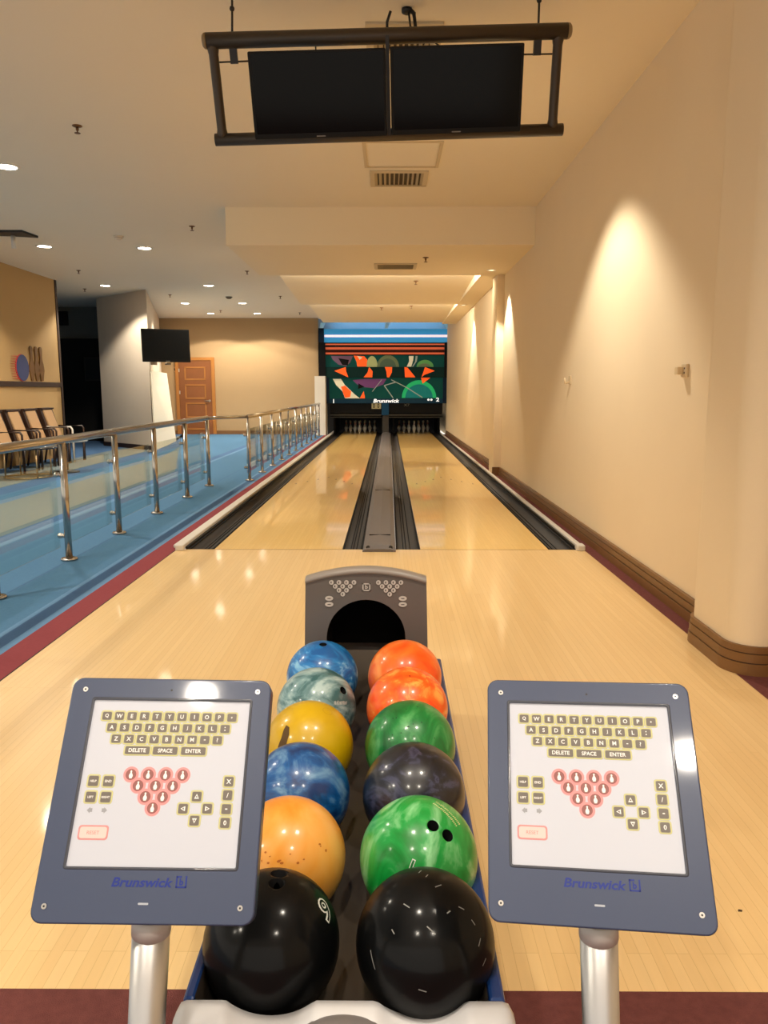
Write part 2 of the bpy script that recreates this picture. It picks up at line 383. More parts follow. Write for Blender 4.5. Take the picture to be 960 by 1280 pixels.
# gutters
def gutter(x0, x1, label):
    n = 10; prof = []
    for i in range(n+1):
        a = PI*i/n; prof.append(((x0+x1)/2-(x1-x0)/2*math.cos(a), -0.002-0.062*math.sin(a)**0.8))
    prof = [(x0, -0.002)]+prof[1:-1]+[(x1, -0.002)]
    m = MB(); m.loft([[(x, YF+.006, z) for x, z in prof], [(x, YP, z) for x, z in prof]], 0)
    lo = [(x, z-.012) for x, z in prof]
    m.loft([[(x, YF+.006, z) for x, z in lo], [(x, YP, z) for x, z in lo]], 1)
    m.add([(x, YF+.006, z) for x, z in prof]+[(x, YF+.006, z) for x, z in lo[::-1]], [tuple(range(2*len(prof)))], 1)
    t = m.build('lane_gutter', [M_GUT, M_GUTD], None)
    tag(t, label, 'gutter', 'lane gutters')
    r = MB()
    for s in (0.012, x1-x0-.012): r.tube([(x0+s, YF+.01, -.004), (x0+s, YP, -.004)], .006, 6)
    for s in (0.33, 0.45, .62): r.tube([(x0+(x1-x0)*s, YF+.01, -.060), (x0+(x1-x0)*s, YP, -.060)], .004, 6)
    r.build('gutter_rib', M_GUTD, t)
    return t
gutter(-1.654, -1.436, 'dark grey gutter at the far left of the lanes, by the railing side capping')
gutter(-0.380, -0.213, 'dark grey gutter just left of the centre capping')
gutter(0.059, 0.260, 'dark grey gutter just right of the centre capping')
gutter(1.314, 1.53, 'dark grey gutter on the far right of the lanes, along the cream wall')
# centre capping between the lanes
t = thing('lane_divider', 'raised grey divider capping running between the two lanes', 'lane divider', (LC, YF, 0))
p = [(-.168, -.03), (-.158, .03), (-.125, .052), (-.0, .058)]; pr = [(x, z) for x, z in p]+[(2*LC-x-.0, z) for x, z in p[-2::-1]]
pr = [(-.212, -.03), (-.206, .030), (-.168, .050), (-.076, .057), (.016, .050), (.052, .030), (.058, -.03)]
m = MB(); m.loft([[(x, YF-.10, -.0 if z < 0 else z*.45) for x, z in pr], [(x, YF-.07, z if z > 0 else 0.0) for x, z in pr], [(x, YF+.35, z) for x, z in pr], [(x, YF+.35, z) for x, z in pr], [(x, 23.28, z) for x, z in pr]], 0, smooth=False)
m.add([(x, YF-.10, -.0 if z < 0 else z*.45) for x, z in pr], [tuple(range(7))], 0)
m.build('capping', M_CAP, t)
m = MB(); m.box(-.168, .016, YF+.36, YF+.366, .050, .0590); m.build('seam', M_GUTD, t); m = MB(); m.box(-.168, .016, 9.6, 9.61, .050, .0590); m.build('seam', M_GUTD, t)
for x in (-.168, .016):
    m = MB(); m.lathe([(.016, -.004), (.017, .004), (.010, .006), (.0, .003)], (x, YF-.085, .034), 12, axis='y'); m.build('dark_hole', M_BLACK, t)  # black discs drawn for the two dark holes in the end
# white cappings
t = thing('side_capping', 'long white side capping left of the lanes, along the maroon carpet edge', 'lane capping', (-1.73, YF, 0), 'side cappings')
m = MB(); m.box(-1.742, -1.675, YF-.06, YP, 0, .045); m.box(-1.786, -1.742, YF+.05, YP, .0, .028); m.build('capping', M_WCAP, t, .008)
m = MB(); m.box(-1.673, -1.655, YF+.01, YP, -.04, .02); m.build('ribbed_edge', M_GUTD, t)
t = thing('side_capping', 'long narrow white side capping right of the lanes, below the cream wall', 'lane capping', (1.56, YF, 0), 'side cappings')
m = MB(); m.box(1.55, 1.598, YF+.05, YP, 0, .035); m.build('capping', M_WCAP, t, .008); m = MB(); m.box(1.535, 1.60, YF-.06, YF+.048, 0, .048); m.build('end_block', M_WCAP, t, .01)
m = MB(); m.box(1.531, 1.548, YF+.05, YP, -.04, .018); m.build('ribbed_edge', M_GUTD, t)

# ------------------------------------------------------------------ masking unit and pin machines
MX = lambda px: -1.916+(px-75)*.004672
MZ = lambda py: 3.094-(py-108)*.00464
YM = 23.2
fm = lambda u, v, w: (MX(u), YM-w, MZ(v))
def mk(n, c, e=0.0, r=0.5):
    return mat(n, c, max(r, .6), spec=.12, emit=c if e else None, estr=e)  # emission puts the lit, luminous look into the unit's colours
K_BLUE = mk('panel_blue_glow', S(52, 134, 182), 0.5); K_TUBE = mat('tube_pink', (1, 1, 1, 1), .5, emit=(1.0, .62, .68, 1), estr=.85)
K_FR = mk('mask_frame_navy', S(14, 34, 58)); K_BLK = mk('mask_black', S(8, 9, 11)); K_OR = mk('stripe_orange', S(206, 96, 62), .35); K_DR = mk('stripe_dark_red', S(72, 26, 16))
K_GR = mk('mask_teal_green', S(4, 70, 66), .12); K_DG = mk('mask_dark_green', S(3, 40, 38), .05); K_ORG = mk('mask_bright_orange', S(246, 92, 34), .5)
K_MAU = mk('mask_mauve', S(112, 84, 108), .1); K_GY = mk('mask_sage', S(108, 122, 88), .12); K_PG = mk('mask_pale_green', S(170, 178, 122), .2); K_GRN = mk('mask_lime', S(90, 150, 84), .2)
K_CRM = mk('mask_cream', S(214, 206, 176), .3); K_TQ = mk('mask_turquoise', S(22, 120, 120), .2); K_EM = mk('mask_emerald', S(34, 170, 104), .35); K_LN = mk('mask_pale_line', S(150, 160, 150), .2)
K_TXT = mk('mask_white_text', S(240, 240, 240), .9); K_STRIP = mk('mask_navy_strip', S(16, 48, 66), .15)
t = thing('masking_unit', 'bowling masking unit with a blue-lit top and green pin artwork above the pin decks', 'masking unit', (LC, YM, 0))
def rect(mb, u0, v0, u1, v1, w0, w1, mi=0): mb.prism([(u0, v0), (u1, v0), (u1, v1), (u0, v1)], fm, w0, w1, mi)
m = MB(); rect(m, 42, 104, 76, 192, -.3, .12); rect(m, 42, 192, 84, 412, -.3, .12, 1); rect(m, 84, 405, 106, 575, -.3, .06); m.build('side_frame', [K_FR, K_BLK], t)
m = MB(); rect(m, 855, 104, 882, 192, -.3, .12); rect(m, 836, 192, 882, 412, -.3, .12, 1); rect(m, 830, 405, 866, 575, -.3, .06); m.build('side_frame', [K_FR, K_BLK], t)
m = MB(); m.prism([(75, 108), (855, 108), (855, 192), (75, 192)], fm, -.05, .02, 0); m.build('blue_lit_panel', K_BLUE, t)  # plain panel; its glow stands for the blue light falling on it
m = MB(); a_ = Vector(fm(80, 152, .07)); b_ = Vector(fm(852, 152, .07)); m.tube([a_, b_], .032, 12); m.build('fluorescent_tube', K_TUBE, t)
m = MB(); rect(m, 76, 192, 850, 272, -.05, .03, 0)
for v0, v1, mi in ((199, 208, 1), (221, 236, 1), (241, 250, 2), (254, 266, 1)): rect(m, 82, v0, 842, v1, .03, .034, mi)
m.build('striped_panel', [K_BLK, K_OR, K_DR], t)
def blob(mb, pts, mi, w): mb.flat(pts, fm, w, mi)
def dome(cx, cy, rx, ry, n=14): return [(cx+rx*math.cos(PI*i/n), cy-ry*math.sin(PI*i/n)) for i in range(n+1)]
m = MB(); rect(m, 82, 270, 840, 346, -.05, .015, 0)
blob(m, [(118, 276), (258, 276), (240, 315), (215, 340), (165, 330), (130, 300)], 1, .018); blob(m, [(165, 290), (232, 300), (225, 335), (190, 332)], 2, .020)
blob(m, [(262, 274), (330, 278), (348, 300), (345, 342), (285, 342), (280, 310)], 3, .018); blob(m, [(285, 275), (318, 285), (300, 300)], 4, .020)
blob(m, dome(378, 344, 36, 68), 5, .018); blob(m, dome(480, 344, 70, 74), 6, .019); blob(m, dome(478, 344, 52, 52), 7, .021)
blob(m, [(612, 276), (642, 276), (640, 300), (628, 343), (598, 343), (614, 310)], 4, .018); blob(m, [(655, 276), (668, 276), (662, 310), (640, 343), (632, 343), (652, 310)], 8, .018)
blob(m, dome(715, 344, 54, 44), 9, .018); blob(m, dome(712, 344, 38, 22), 6, .020)
m.build('upper_panel', [K_GR, K_MAU, K_BLK, K_ORG, K_CRM, K_PG, K_GY, mk('mask_grey_green', S(84, 104, 84), .1), K_LN, K_GRN], t)
m = MB(); rect(m, 62, 346, 836, 412, -.05, .09, 0)
for pts in ([(140, 370), (212, 346), (214, 372), (228, 410)], [(360, 346), (382, 372), (380, 410), (325, 410), (350, 382)], [(460, 346), (506, 346), (504, 380), (488, 410), (474, 410), (470, 376)], [(584, 346), (604, 350), (654, 410), (588, 410)], [(714, 346), (776, 370), (712, 394), (692, 410), (706, 372)]): blob(m, pts, 1, .093)
m.build('valance', [K_DG, K_ORG], t)
m = MB(); rect(m, 104, 412, 832, 545, -.05, .02, 0)
blob(m, [(128, 420), (180, 420), (205, 458), (270, 520), (300, 543), (205, 543), (190, 500), (150, 460)], 1, .023); blob(m, [(180, 470), (205, 462), (245, 500), (238, 535), (205, 540)], 2, .026)
blob(m, [(300, 543), (325, 498), (333, 543)], 2, .024)
blob(m, [(255, 428), (330, 420), (470, 420), (450, 455), (390, 478), (300, 470)], 3, .023); blob(m, [(292, 448), (330, 470), (288, 484)], 4, .026)
def line(p, q, wd=5, mi=5, w=.03):
    d = Vector((q[0]-p[0], q[1]-p[1])).normalized(); n = (-d.y*wd/2, d.x*wd/2)
    blob(m, [(p[0]+n[0], p[1]+n[1]), (q[0]+n[0], q[1]+n[1]), (q[0]-n[0], q[1]-n[1]), (p[0]-n[0], p[1]-n[1])], mi, w)
line((440, 425), (380, 500), 4); line((456, 462), (512, 540), 6); line((456, 462), (530, 440), 6); line((500, 425), (600, 475), 5); line((600, 475), (700, 538), 6)
blob(m, dome(678, 540, 110, 112), 6, .024); blob(m, dome(678, 540, 88, 86), 7, .027)
blob(m, [(690, 412), (750, 412), (700, 450)], 2, .028)
m.build('lower_panel', [K_GR, K_CRM, K_ORG, mk('mask_purple', S(110, 66, 116), .12), K_BLK, K_LN, K_EM, K_TQ], t)
m = MB(); rect(m, 104, 545, 834, 575, -.05, .025, 0); m.build('name_strip', K_STRIP, t)
m = MB(); fmu = lambda u, v, w: fm(u, -v, w)
text(m, 'Brunswick', fmu, 469, -559, .028, height=24, width=166, bold=.018, shear=.2); m.build('brand_lettering', K_TXT, t)
m = MB(); text(m, '1', fmu, 132, -561, .028, height=26, bold=.02); m.build('lane_number', K_TXT, t)
m = MB(); text(m, '2', fmu, 797, -551, .028, height=24, width=20, bold=.02); m.build('lane_number', K_TXT, t)
m = MB(); m.flat(circ(738, 552, 7, 10), fm, .028); m.flat(circ(757, 552, 7, 10), fm, .028); m.build('indicator_dot', K_TXT, t)
m = MB()
for u in (60, 468, 856): m.hexa([fm(u-10, 104, .0), fm(u+10, 104, .0), fm(u+10, 104, .1), fm(u-10, 104, .1)], [fm(u-26 if u > 500 else u-4, 70, .0), fm(u+4 if u > 500 else u+26, 70, .0), fm(u+10, 70, .1), fm(u-4, 70, .1)])
m.build('hanging_bracket', mk('bracket_blue_lit', S(150, 196, 220), .15), t)  # white brackets, coloured pale blue and glowing for the blue light on them

K_MACH = mat('machine_black', S(12, 11, 11), 0.6, spec=.12); K_BAR = mat('machine_grey_bar', S(62, 60, 54), 0.6, spec=.15); K_KICK = mat('kickback_black', S(6, 6, 7), 0.7, spec=.08)
for (x0, x1), lab, num in ((XLL, 'black pin machine over the left pin deck, with a small lit number box', 1), (XRL, 'black pin machine over the right pin deck, lane 2 side', 2)):
    t = thing('pin_machine', lab, 'pin machine', ((x0+x1)/2, YM, 0), 'pin machines')
    xa, xb = (-1.765, -.215) if num == 1 else (.002, 1.61)
    m = MB(); m.box(xa, xb, YM+.05, YM+.35, .62, .925); m.build('front_cover', K_MACH, t, .01)
    m = MB(); m.box(xa, xb, YM-.02, YM+.05, .56, .60); m.box(xa, xb, YM, YM+.05, .50, .525); m.build('guard_bar', K_BAR, t)
    m = MB(); m.box(xa, xb, YM+.05, YM+2.7, .50, .62); m.build('sweep_deck', K_KICK, t)
    m = MB()
    for x in ((-1.655, -.25) if num == 1 else (.12, 1.48)): m.box(x, x+.05, YM-.02 if abs(x) > 1 else YM+.1, YM+2.8, 0.002, .50)
    m.build('kickback_plate', K_KICK, t)
    m = MB(); m.box(xa, xb, 25.9, 25.95, -.5, .6); m.build('pit_curtain', K_KICK, t)
    if num == 1:
        m = MB(); m.box(MX(375), MX(435), YM+.0, YM+.05, MZ(610), MZ(572)); m.build('number_box', mk('number_box_tan', S(150, 140, 104), .25), t)
        m = MB()
        for k in (0, 1): text(m, '0', fmu, 390+k*28, -591, .004, height=28, width=14, bold=.02)
        m.build('digit', K_BLK, t)
    else:
        m = MB(); text(m, 'X7', fmu, 600, -586, -.045, height=16, width=36); m.build('marking', mk('dim_mark', S(110, 108, 96)), t)
m = MB(); rect(m, 440, 575, 485, 650, -.3, .03); cb = m.build('machine_divider', mk('divider_blue', S(20, 62, 92), .08), None, origin=(LC, YM, .6)); tag(cb, 'narrow blue divider box between the two pin machines', 'divider')
m = MB(); m.box(-.19, -.002, YM+.1, YM+.5, .0, .58); cb = m.build('ball_door', mat('ball_door_brown', S(52, 46, 40), .6), None, origin=(LC, YM+.1, .0)); tag(cb, 'dark ball return door between the two pin decks', 'ball door')
# pins: ten on each deck
pin_prof = [(.0, 0), (.0257, 0), (.0285, .01), (.036, .045), (.05, .085), (.0605, .114), (.057, .149), (.046, .184), (.031, .222), (.0235, .254), (.0225, .27), (.0262, .30), (.0310, .335), (.0290, .36), (.018, .376), (.0, .381)]
pm = MB(); pm.lathe(pin_prof, (0, 0, 0), 16); 
PINW = mat('pin_white', S(186, 182, 174), .25, coat=.5); PINR = mat('pin_red', S(190, 30, 30), .3)
proto = None; nm = {1: ['head pin alone in the front row'], 2: ['left pin of the second row', 'right pin of the second row'], 3: ['left pin of the third row', 'middle pin of the third row', 'right pin of the third row'], 4: ['leftmost pin of the back row', 'second pin from left in the back row', 'third pin from left in the back row', 'rightmost pin of the back row']}
for (x0, x1), side in ((XLL, 'left'), (XRL, 'right')):
    for row in (1, 2, 3, 4):
        for i in range(row):
            p_ = ((x0+x1)/2+(i-(row-1)/2)*.3048, 23.95+(row-1)*.264, 0)
            lab = 'white bowling pin, %s on the %s lane' % (nm[row][i], side)
            if proto is None:
                proto = thing('bowling_pin', lab, 'bowling pin', (0, 0, 0), 'pins on the %s pin deck' % side)
                pm.build('pin_body', PINW, proto)
                q = MB()
                for z in (.262, .282): q.lathe([(.0232 if z < .27 else .0245, z-.004), (.0248 if z < .27 else .0262, z+.004)], (0, 0, 0), 16)
                q.build('red_stripe', PINR, proto); proto.location = p_
            else: dup(proto, p_, lab, 'pins on the %s pin deck' % side)

# ------------------------------------------------------------------ ball return
RB = .109
pR = (2.1739, .2166, .448, -.0043, .0481, .002); pL = (2.2405, .2255, .423, -.0028, -.2021, .0029)
bc = lambda p, i: Vector((p[4]+p[5]*i, p[0]-p[1]*i, p[2]+p[3]*i))
BR = thing('ball_return', 'ball return with grey hood, blue sides and white front holding two rows of balls', 'ball return', (LC, 1.6, 0))
M_HOOD = mat('hood_grey', S(98, 92, 88), 0.38, coat=0.15); M_HOODT = mat('hood_trim_grey', S(150, 142, 134), 0.3); M_HIN = mat('hood_inside', S(7, 6, 6), 0.7, spec=.1)
M_RAIL = mat('rail_blue', S(14, 52, 110), 0.35, coat=0.4); M_TRAY = mat('tray_grey', S(62, 55, 48), 0.35, spec=.3); M_BEZ = mat('bezel_white', S(208, 207, 208), 0.42)
def groove_z(p, y): return p[2]+p[3]*((p[0]-y)/p[1])
rings = []
for y in (1.0, 1.3, 1.7, 2.1, 2.43):
    zl, zr = groove_z(pL, y)-RB-.004, groove_z(pR, y)-RB-.004
    cl, cr = -.1945, .053
    ring = [(-.283, y, .41), (-.281, y, zl+.075)]
    for d in (-.075, -.05, -.025, 0, .025, .05): ring.append((cl+d, y, zl+.0+(RB+.004)-math.sqrt((RB+.004)**2-d*d)))
    ring += [(-.115, y, zl+.030), (-.09, y, zl+.022), (-.05, y, zr+.022), (-.022, y, zr+.030)]
    for d in (-.05, -.025, 0, .025, .05, .075): ring.append((cr+d, y, zr+(RB+.004)-math.sqrt((RB+.004)**2-d*d)))
    ring += [(.143, y, zr+.075), (.146, y, .41)]
    rings.append(ring)
m = MB(); m.loft(rings, 0); tr = m.build('tray', M_TRAY, BR)
m = MB(); m.box(-.285, .150, 1.02, 2.95, .03, .27); m.build('base_cabinet', mat('cabinet_dark', S(52, 50, 50), .5), BR, .01)
for x0, x1 in ((-.302, -.284), (.148, .172)):
    m = MB(); m.hexa([(x0, 1.0, .25), (x1, 1.0, .25), (x1, 2.42, .25), (x0, 2.42, .25)], [(x0, 1.0, .405), (x1, 1.0, .405), (x1, 2.42, .418), (x0, 2.42, .418)]); m.build('side_rail', M_RAIL, BR, .005)
# front bezel: scooped top edge
xs_ = [-.312+.496*i/60 for i in range(61)]
def top(x):
    z = .403
    for xc in (-.173, .048):
        d = abs(x-xc)
        if d < .098: z = min(z, .476-math.sqrt(.098**2-d*d))
    e = min(x+.312, .184-x)
    if e < .02: z -= .02-math.sqrt(max(0, .02**2-(.02-e)**2))
    return z
rows = [(1.005, -.02), (1.0, 0), (.985, .001), (.965, -.006), (.945, -.022), (.932, -.05), (.925, -.10), (.925, -.2), (1.005, -.2)]
m = MB(); m.loft([[(x, y, top(x)+dz) for x in xs_] for y, dz in rows], 0); m.loft([[(x, y, top(x)+dz) for y, dz in rows] for x in (xs_[0], xs_[-1])][:1]*1+[[(xs_[0]+.001, y, top(xs_[0])+dz) for y, dz in rows]], 0)
for x in (xs_[0], xs_[-1]): m.add([(x, y, top(x)+dz) for y, dz in rows], [tuple(range(len(rows)))], 0)
m.build('front_bezel', M_BEZ, BR)
m = MB(); m.sphere((-.064, .957, .388), 1, 28, 12, 0, (.058, .032, .017)); m.build('emblem', mat('emblem_grey', S(112, 106, 104), .4), BR)
m = MB(); m.box(-.26, .13, .955, 1.02, .0, .22); m.build('front_leg_panel', mat('cabinet_dark', S(52, 50, 50), .5), BR)
# hood
HX = -.0735; HY = 2.42
def hood_out(s=1.0, zt=0.0, n=12):
    o = [(HX-.208*s, 0.02), (HX-.2015*s, .46), (HX-.196*s, .672+zt)]
    # rounded shoulders and arched top
    arcp = []
    for i in range(n+1):
        a = -1+2*i/n; arcp.append((HX+.182*s*a, .716+zt-.030*a*a))
    o += [(HX-.1915*s, .678+zt+.004)]+arcp+[(HX+.1915*s, .682+zt), (HX+.196*s, .672+zt), (HX+.2015*s, .46), (HX+.208*s, .02)]
    return o
HR = .129; HCZ = .487
hole = [(HX-HR, .30)]+[(HX-HR*math.cos(PI*i/20), HCZ+HR*math.sin(PI*i/20)) for i in range(21)]+[(HX+HR, .30)]
out = hood_out()
m = MB()
# face with arched hole: bridge hole outline to outer outline by angle
def face_ring(y):
    cx, cz = HX, HCZ
    N = 64; res_o = []; res_i = []
    for k in range(N+1):
        a = PI+0.62-(PI+1.24)*k/N          # from lower left over the top to lower right
        d = Vector((math.cos(a), math.sin(a)))
        def hit(poly):
            best = None
            for (x1, z1), (x2, z2) in zip(poly, poly[1:]):
                e = Vector((x2-x1, z2-z1)); q = Vector((x1-cx, z1-cz)); den = d.x*e.y-d.y*e.x
                if abs(den) < 1e-9: continue
                tt = (q.x*e.y-q.y*e.x)/den; uu = (q.x*d.y-q.y*d.x)/den
                if tt > 0 and -1e-6 <= uu <= 1+1e-6 and (best is None or tt < best): best = tt
            return best
        to = hit(out); ti = hit(hole)
        res_o.append((cx+d.x*to, y, cz+d.y*to)); res_i.append((cx+d.x*ti, y, cz+d.y*ti))
    return res_o, res_i
fo, fi = face_ring(HY)
fo2 = [(HX+(x-HX)*.975, HY+.30, .0+(z*(1-.10) if z > .4 else z)) for x, y, z in fo]
m.loft([fi, fo], 0, smooth=False); m.loft([fo, fo2], 0); 
m.add(fo2, [tuple(range(len(fo2)))], 0)
hd = m.build('hood', M_HOOD, BR)
m = MB(); m.loft([[(x, y+.0, z) for x, y, z in fi], [(x, y+.26, z*.97) for x, y, z in fi]], 0); m.add([(x, y+.26, z*.97) for x, y, z in fi], [tuple(range(len(fi)))], 0)
m.build('hood_opening', M_HIN, BR)
m = MB(); arcp = [(HX+.196*a, .716-.030*a*a*(.196/.182)**2*.95) for a in [-1+2*i/24 for i in range(25)]]
m.loft([[(x, HY-.002, z-.014) for x, z in arcp], [(x, HY-.010, z-.007) for x, z in arcp], [(x, HY-.004, z+.004) for x, z in arcp], [(x, HY+.012, z+.008) for x, z in arcp], [(x, HY+.05, z+.002) for x, z in arcp]], 0)
m.build('hood_trim', M_HOODT, BR)
fh = lambda u, v, w: (u, HY-.0015-w, v)
K_BTN = mat('hood_button', S(196, 190, 182), .4); K_BTD = mat('hood_print_dark', S(70, 64, 60), .5)
for cx in (-.1485, .0035):
    r4 = 0
    for row in range(4):
        for i in range(4-row):
            u = cx+(i-(3-row)/2)*.0243; v = .674-row*.0130
            b = MB(); b.prism(circ(u, v, .0075, 14), fh, 0, .002, 0); b.flat(circ(u-.001, v, .002, 8, .004), fh, .0024, 1); b.build('pin_indicator', [K_BTN, K_BTD], hd)
for u in (-.193, .046):
    for v, wd in ((.621, .013), (.601, .0135)):
        b = MB(); b.prism(circ(u, v, wd, 18, .0078), fh, 0, .003, 0); b.prism(rrect(u, v, .011, .003, .0008), fh, .003, .0032, 1); b.build('reset_button', [K_BTN, K_BTD], hd)
b = MB(); uc, vc = -.072, .6585
for q in ((-.013, -.013, .026, .004), (-.013, .009, .026, .004), (-.013, -.013, .004, .026), (.009, -.013, .004, .026)): b.flat([(uc+q[0], vc+q[1]), (uc+q[0]+q[2], vc+q[1]), (uc+q[0]+q[2], vc+q[1]+q[3]), (uc+q[0], vc+q[1]+q[3])], fh, .0012)
text(b, 'b', fh, uc, vc+.001, .0012, height=.014, bold=.03); b.build('logo', K_BTN, hd)

# ------------------------------------------------------------------ bowling balls
def make_ball(c, mt, label, holes=(), group='balls waiting on the ball return'):
    bm = bmesh.new(); bmesh.ops.create_uvsphere(bm, u_segments=64, v_segments=40, radius=RB)
    for f in bm.faces: f.smooth = True
    me = bpy.data.meshes.new('bowling_ball'); bm.to_mesh(me); bm.free(); me.materials.append(mt); me.materials.append(M_HIN)
    ob = bpy.data.objects.new('bowling_ball', me); COL.objects.link(ob)
    if holes:
        cm = MB()
        for d, r in holes:
            d = Vector(d).normalized(); cm.tube([d*(RB-.035), d*(RB+.02)], r, 20)
        cut = cm.build('cutter', [M_HIN]); 
        md = ob.modifiers.new('b', 'BOOLEAN'); md.object = cut; md.operation = 'DIFFERENCE'; md.solver = 'EXACT'
        try: md.material_mode = 'TRANSFER'
        except Exception: pass
        dg = bpy.context.evaluated_depsgraph_get(); dg.update()
        me2 = bpy.data.meshes.new_from_object(ob.evaluated_get(dg)); ob.modifiers.clear(); ob.data = me2; bpy.data.objects.remove(cut)
        me2.name = 'bowling_ball'
    ob.location = c; OFF[ob.name] = Vector(c)
    return tag(ob, label, 'bowling ball', group)
def sfn(d, upv, k=1.004):
    d = Vector(d).normalized(); e2 = Vector(upv); e2 = (e2-d*e2.dot(d)).normalized(); e1 = e2.cross(d)
    return lambda u, v, w: (d*RB+e1*u+e2*v).normalized()*RB*(k+w)
def decal(ball, name, mb, m):
    me = mb.build(name, m, None)
    k = sum(Vector(p).length for p in mb.v)/len(mb.v)
    bm = bmesh.new(); bm.from_mesh(me.data); bmesh.ops.triangulate(bm, faces=bm.faces)
    for it in range(4):
        es = [e for e in bm.edges if e.calc_length() > .0035]
        if not es: break
        bmesh.ops.subdivide_edges(bm, edges=es, cuts=1)
        bmesh.ops.triangulate(bm, faces=bm.faces)
    for v in bm.verts: v.co = v.co.normalized()*k
    bmesh.ops.recalc_face_normals(bm, faces=bm.faces); bm.to_mesh(me.data); bm.free(); me.parent = ball; OFF[me.name] = Vector((0, 0, 0)); return me
W = mat('ball_print_white', S(222, 222, 214), .5); BK = mat('ball_black', S(6, 7, 8), .5, coat=.26, coat_rough=.15, spec=.1)
oR1 = marble('ball_orange', [(.36, S(250, 80, 4)), (.52, S(252, 112, 24)), (.66, S(255, 160, 76))], 1, 6, 1.5)
oR2 = marble('ball_orange_swirl', [(.36, S(250, 78, 4)), (.52, S(252, 108, 20)), (.64, S(255, 172, 76))], 4, 9, 3)
gR3 = marble('ball_green', [(.36, S(2, 92, 34)), (.52, S(8, 126, 52)), (.68, S(84, 168, 96))], 2, 5, 2.2, stretch=(2.6, 1, .8))
nR4 = marble('ball_navy_purple', [(.38, S(10, 11, 16)), (.54, S(22, 25, 40)), (.62, S(58, 60, 86)), (.70, S(20, 24, 52))], 3, 9, 3.5)
gR5 = marble('ball_green_pearl', [(.3, S(2, 122, 36)), (.52, S(14, 156, 62)), (.72, S(140, 208, 146))], 6, 5.5, 2.6, stretch=(2.2, 1, .9))
bL1 = marble('ball_blue', [(.36, S(8, 90, 160)), (.52, S(24, 124, 194)), (.66, S(136, 194, 228))], 5, 9, 3)
tL2 = marble('ball_teal_grey', [(.36, S(52, 98, 102)), (.5, S(112, 148, 152)), (.66, S(172, 198, 198))], 7, 8, 3)
yL3 = marble('ball_yellow', [(.3, S(196, 154, 0)), (.6, S(214, 174, 4)), (.85, S(226, 190, 30))], 8, 4, 1)
bL4 = marble('ball_deep_blue', [(.36, S(4, 48, 104)), (.52, S(14, 84, 148)), (.68, S(106, 150, 186))], 9, 7, 3.5)
oL5 = marble('ball_amber', [(.36, S(238, 146, 36)), (.52, S(244, 164, 62)), (.66, S(246, 180, 92))], 10, 5, 1.5)
make_ball(bc(pR, 0), oR1, 'plain bright orange ball at the hood end of the right row')
b2 = make_ball(bc(pR, 1), oR2, 'orange ball with pale swirls, second from the hood in the right row')
m = MB(); m.flat(circ(0, 0, .002, 8), sfn((.05, -.3, .9), (0, 0, 1)), 0); decal(b2, 'chip_mark', m, M_HIN)
b3 = make_ball(bc(pR, 2), gR3, 'darker green streaked ball, between orange and navy balls in the right row')
for i in range(12):
    m = MB(); m.flat(circ(random.uniform(-.07, .07), random.uniform(-.05, .05), random.uniform(.0012, .0028), 7, random.uniform(.001, .002)), sfn((0, -.5, .86), (0, 0, 1)), 0); decal(b3, 'scuff_mark', m, mat('scuff_dark', S(20, 40, 24), .6))
make_ball(bc(pR, 3), nR4, 'dark navy and purple marbled ball between the two green balls')
b5 = make_ball(bc(pR, 4), gR5, 'bright green pearl ball with two finger holes, behind the scratched black ball', [((.211, -.456, .865), .0108), ((.447, -.516, .731), .0108)])
m = MB(); f1 = sfn((.458, -.099, .883), (.48, .71, -.17)); 
for r_ in (0, 1):
    for i in range(18):
        h = random.uniform(.004, .0066); x = -.03+i*.0034
        m.flat([(x, -.006+r_*.011), (x+random.uniform(.0012, .0026), -.006+r_*.011+.001), (x+.0022, -.006+r_*.011+h), (x+.0004, -.006+r_*.011+h)], f1, 0)
decal(b5, 'worn_lettering', m, mat('print_pale_yellow', S(214, 220, 160), .5))
m = MB(); text(m, '1', sfn((-.131, -.873, .47), (.35, .1, 1)), 0, -.008, 0, height=.03, bold=.03); n1 = decal(b5, 'number', m, W)
m = MB(); text(m, '1', sfn((-.131, -.873, .47), (.35, .1, 1), 1.007), 0, -.008, 0, height=.0265, bold=.0); decal(b5, 'number_fill', m, mat('number_green', S(6, 110, 44), .3))
b6 = make_ball(bc(pR, 5), BK, 'black ball with white scratches at the front of the right row')
for d, a, l in (((-.072, .209, .975), 80, .010), ((.172, -.119, .978), 20, .012), ((-.281, -.399, .873), -25, .012), ((.477, -.352, .806), -30, .010), ((.043, -.689, .723), -40, .016), ((-.467, -.61, .64), -45, .008), ((-.746, -.625, .228), -70, .026), ((.292, -.471, .832), 30, .007), ((.636, -.425, .644), -60, .009), ((.713, -.548, .438), 55, .012), ((-.082, -.993, .079), -15, .012), ((.776, -.604, .183), 50, .012), ((.02, .08, .99), 60, .008)):
    f_ = sfn(d, (0, .5, 1)); ca, sa = math.cos(math.radians(a)), math.sin(math.radians(a)); q = [(-l/2, -.0007), (l/2, -.0009), (l/2, .0007), (-l/2, .001)]
    m = MB(); m.flat([(x*ca-y*sa, x*sa+y*ca) for x, y in q], f_, 0); decal(b6, 'scratch', m, mat('scratch_white', S(136, 136, 132), .6))
make_ball(bc(pL, 0), bL1, 'mid blue pearl ball at the hood end of the left row', [((.042, -.137, .99), .0115)])
l2 = make_ball(bc(pL, 1), tL2, 'teal grey marbled ball between the mid blue and yellow balls', [((.707, -.367, .605), .011)])
m = MB(); f1 = sfn((.68, -.66, .40), (.25, .1, 1))
for i in range(12):
    h = random.uniform(.005, .009); x = -.022+i*.0037
    m.flat([(x, -.004), (x+.0012, -.004), (x+.002+.001, h-.002), (x+.0018, h)], f1, 0)
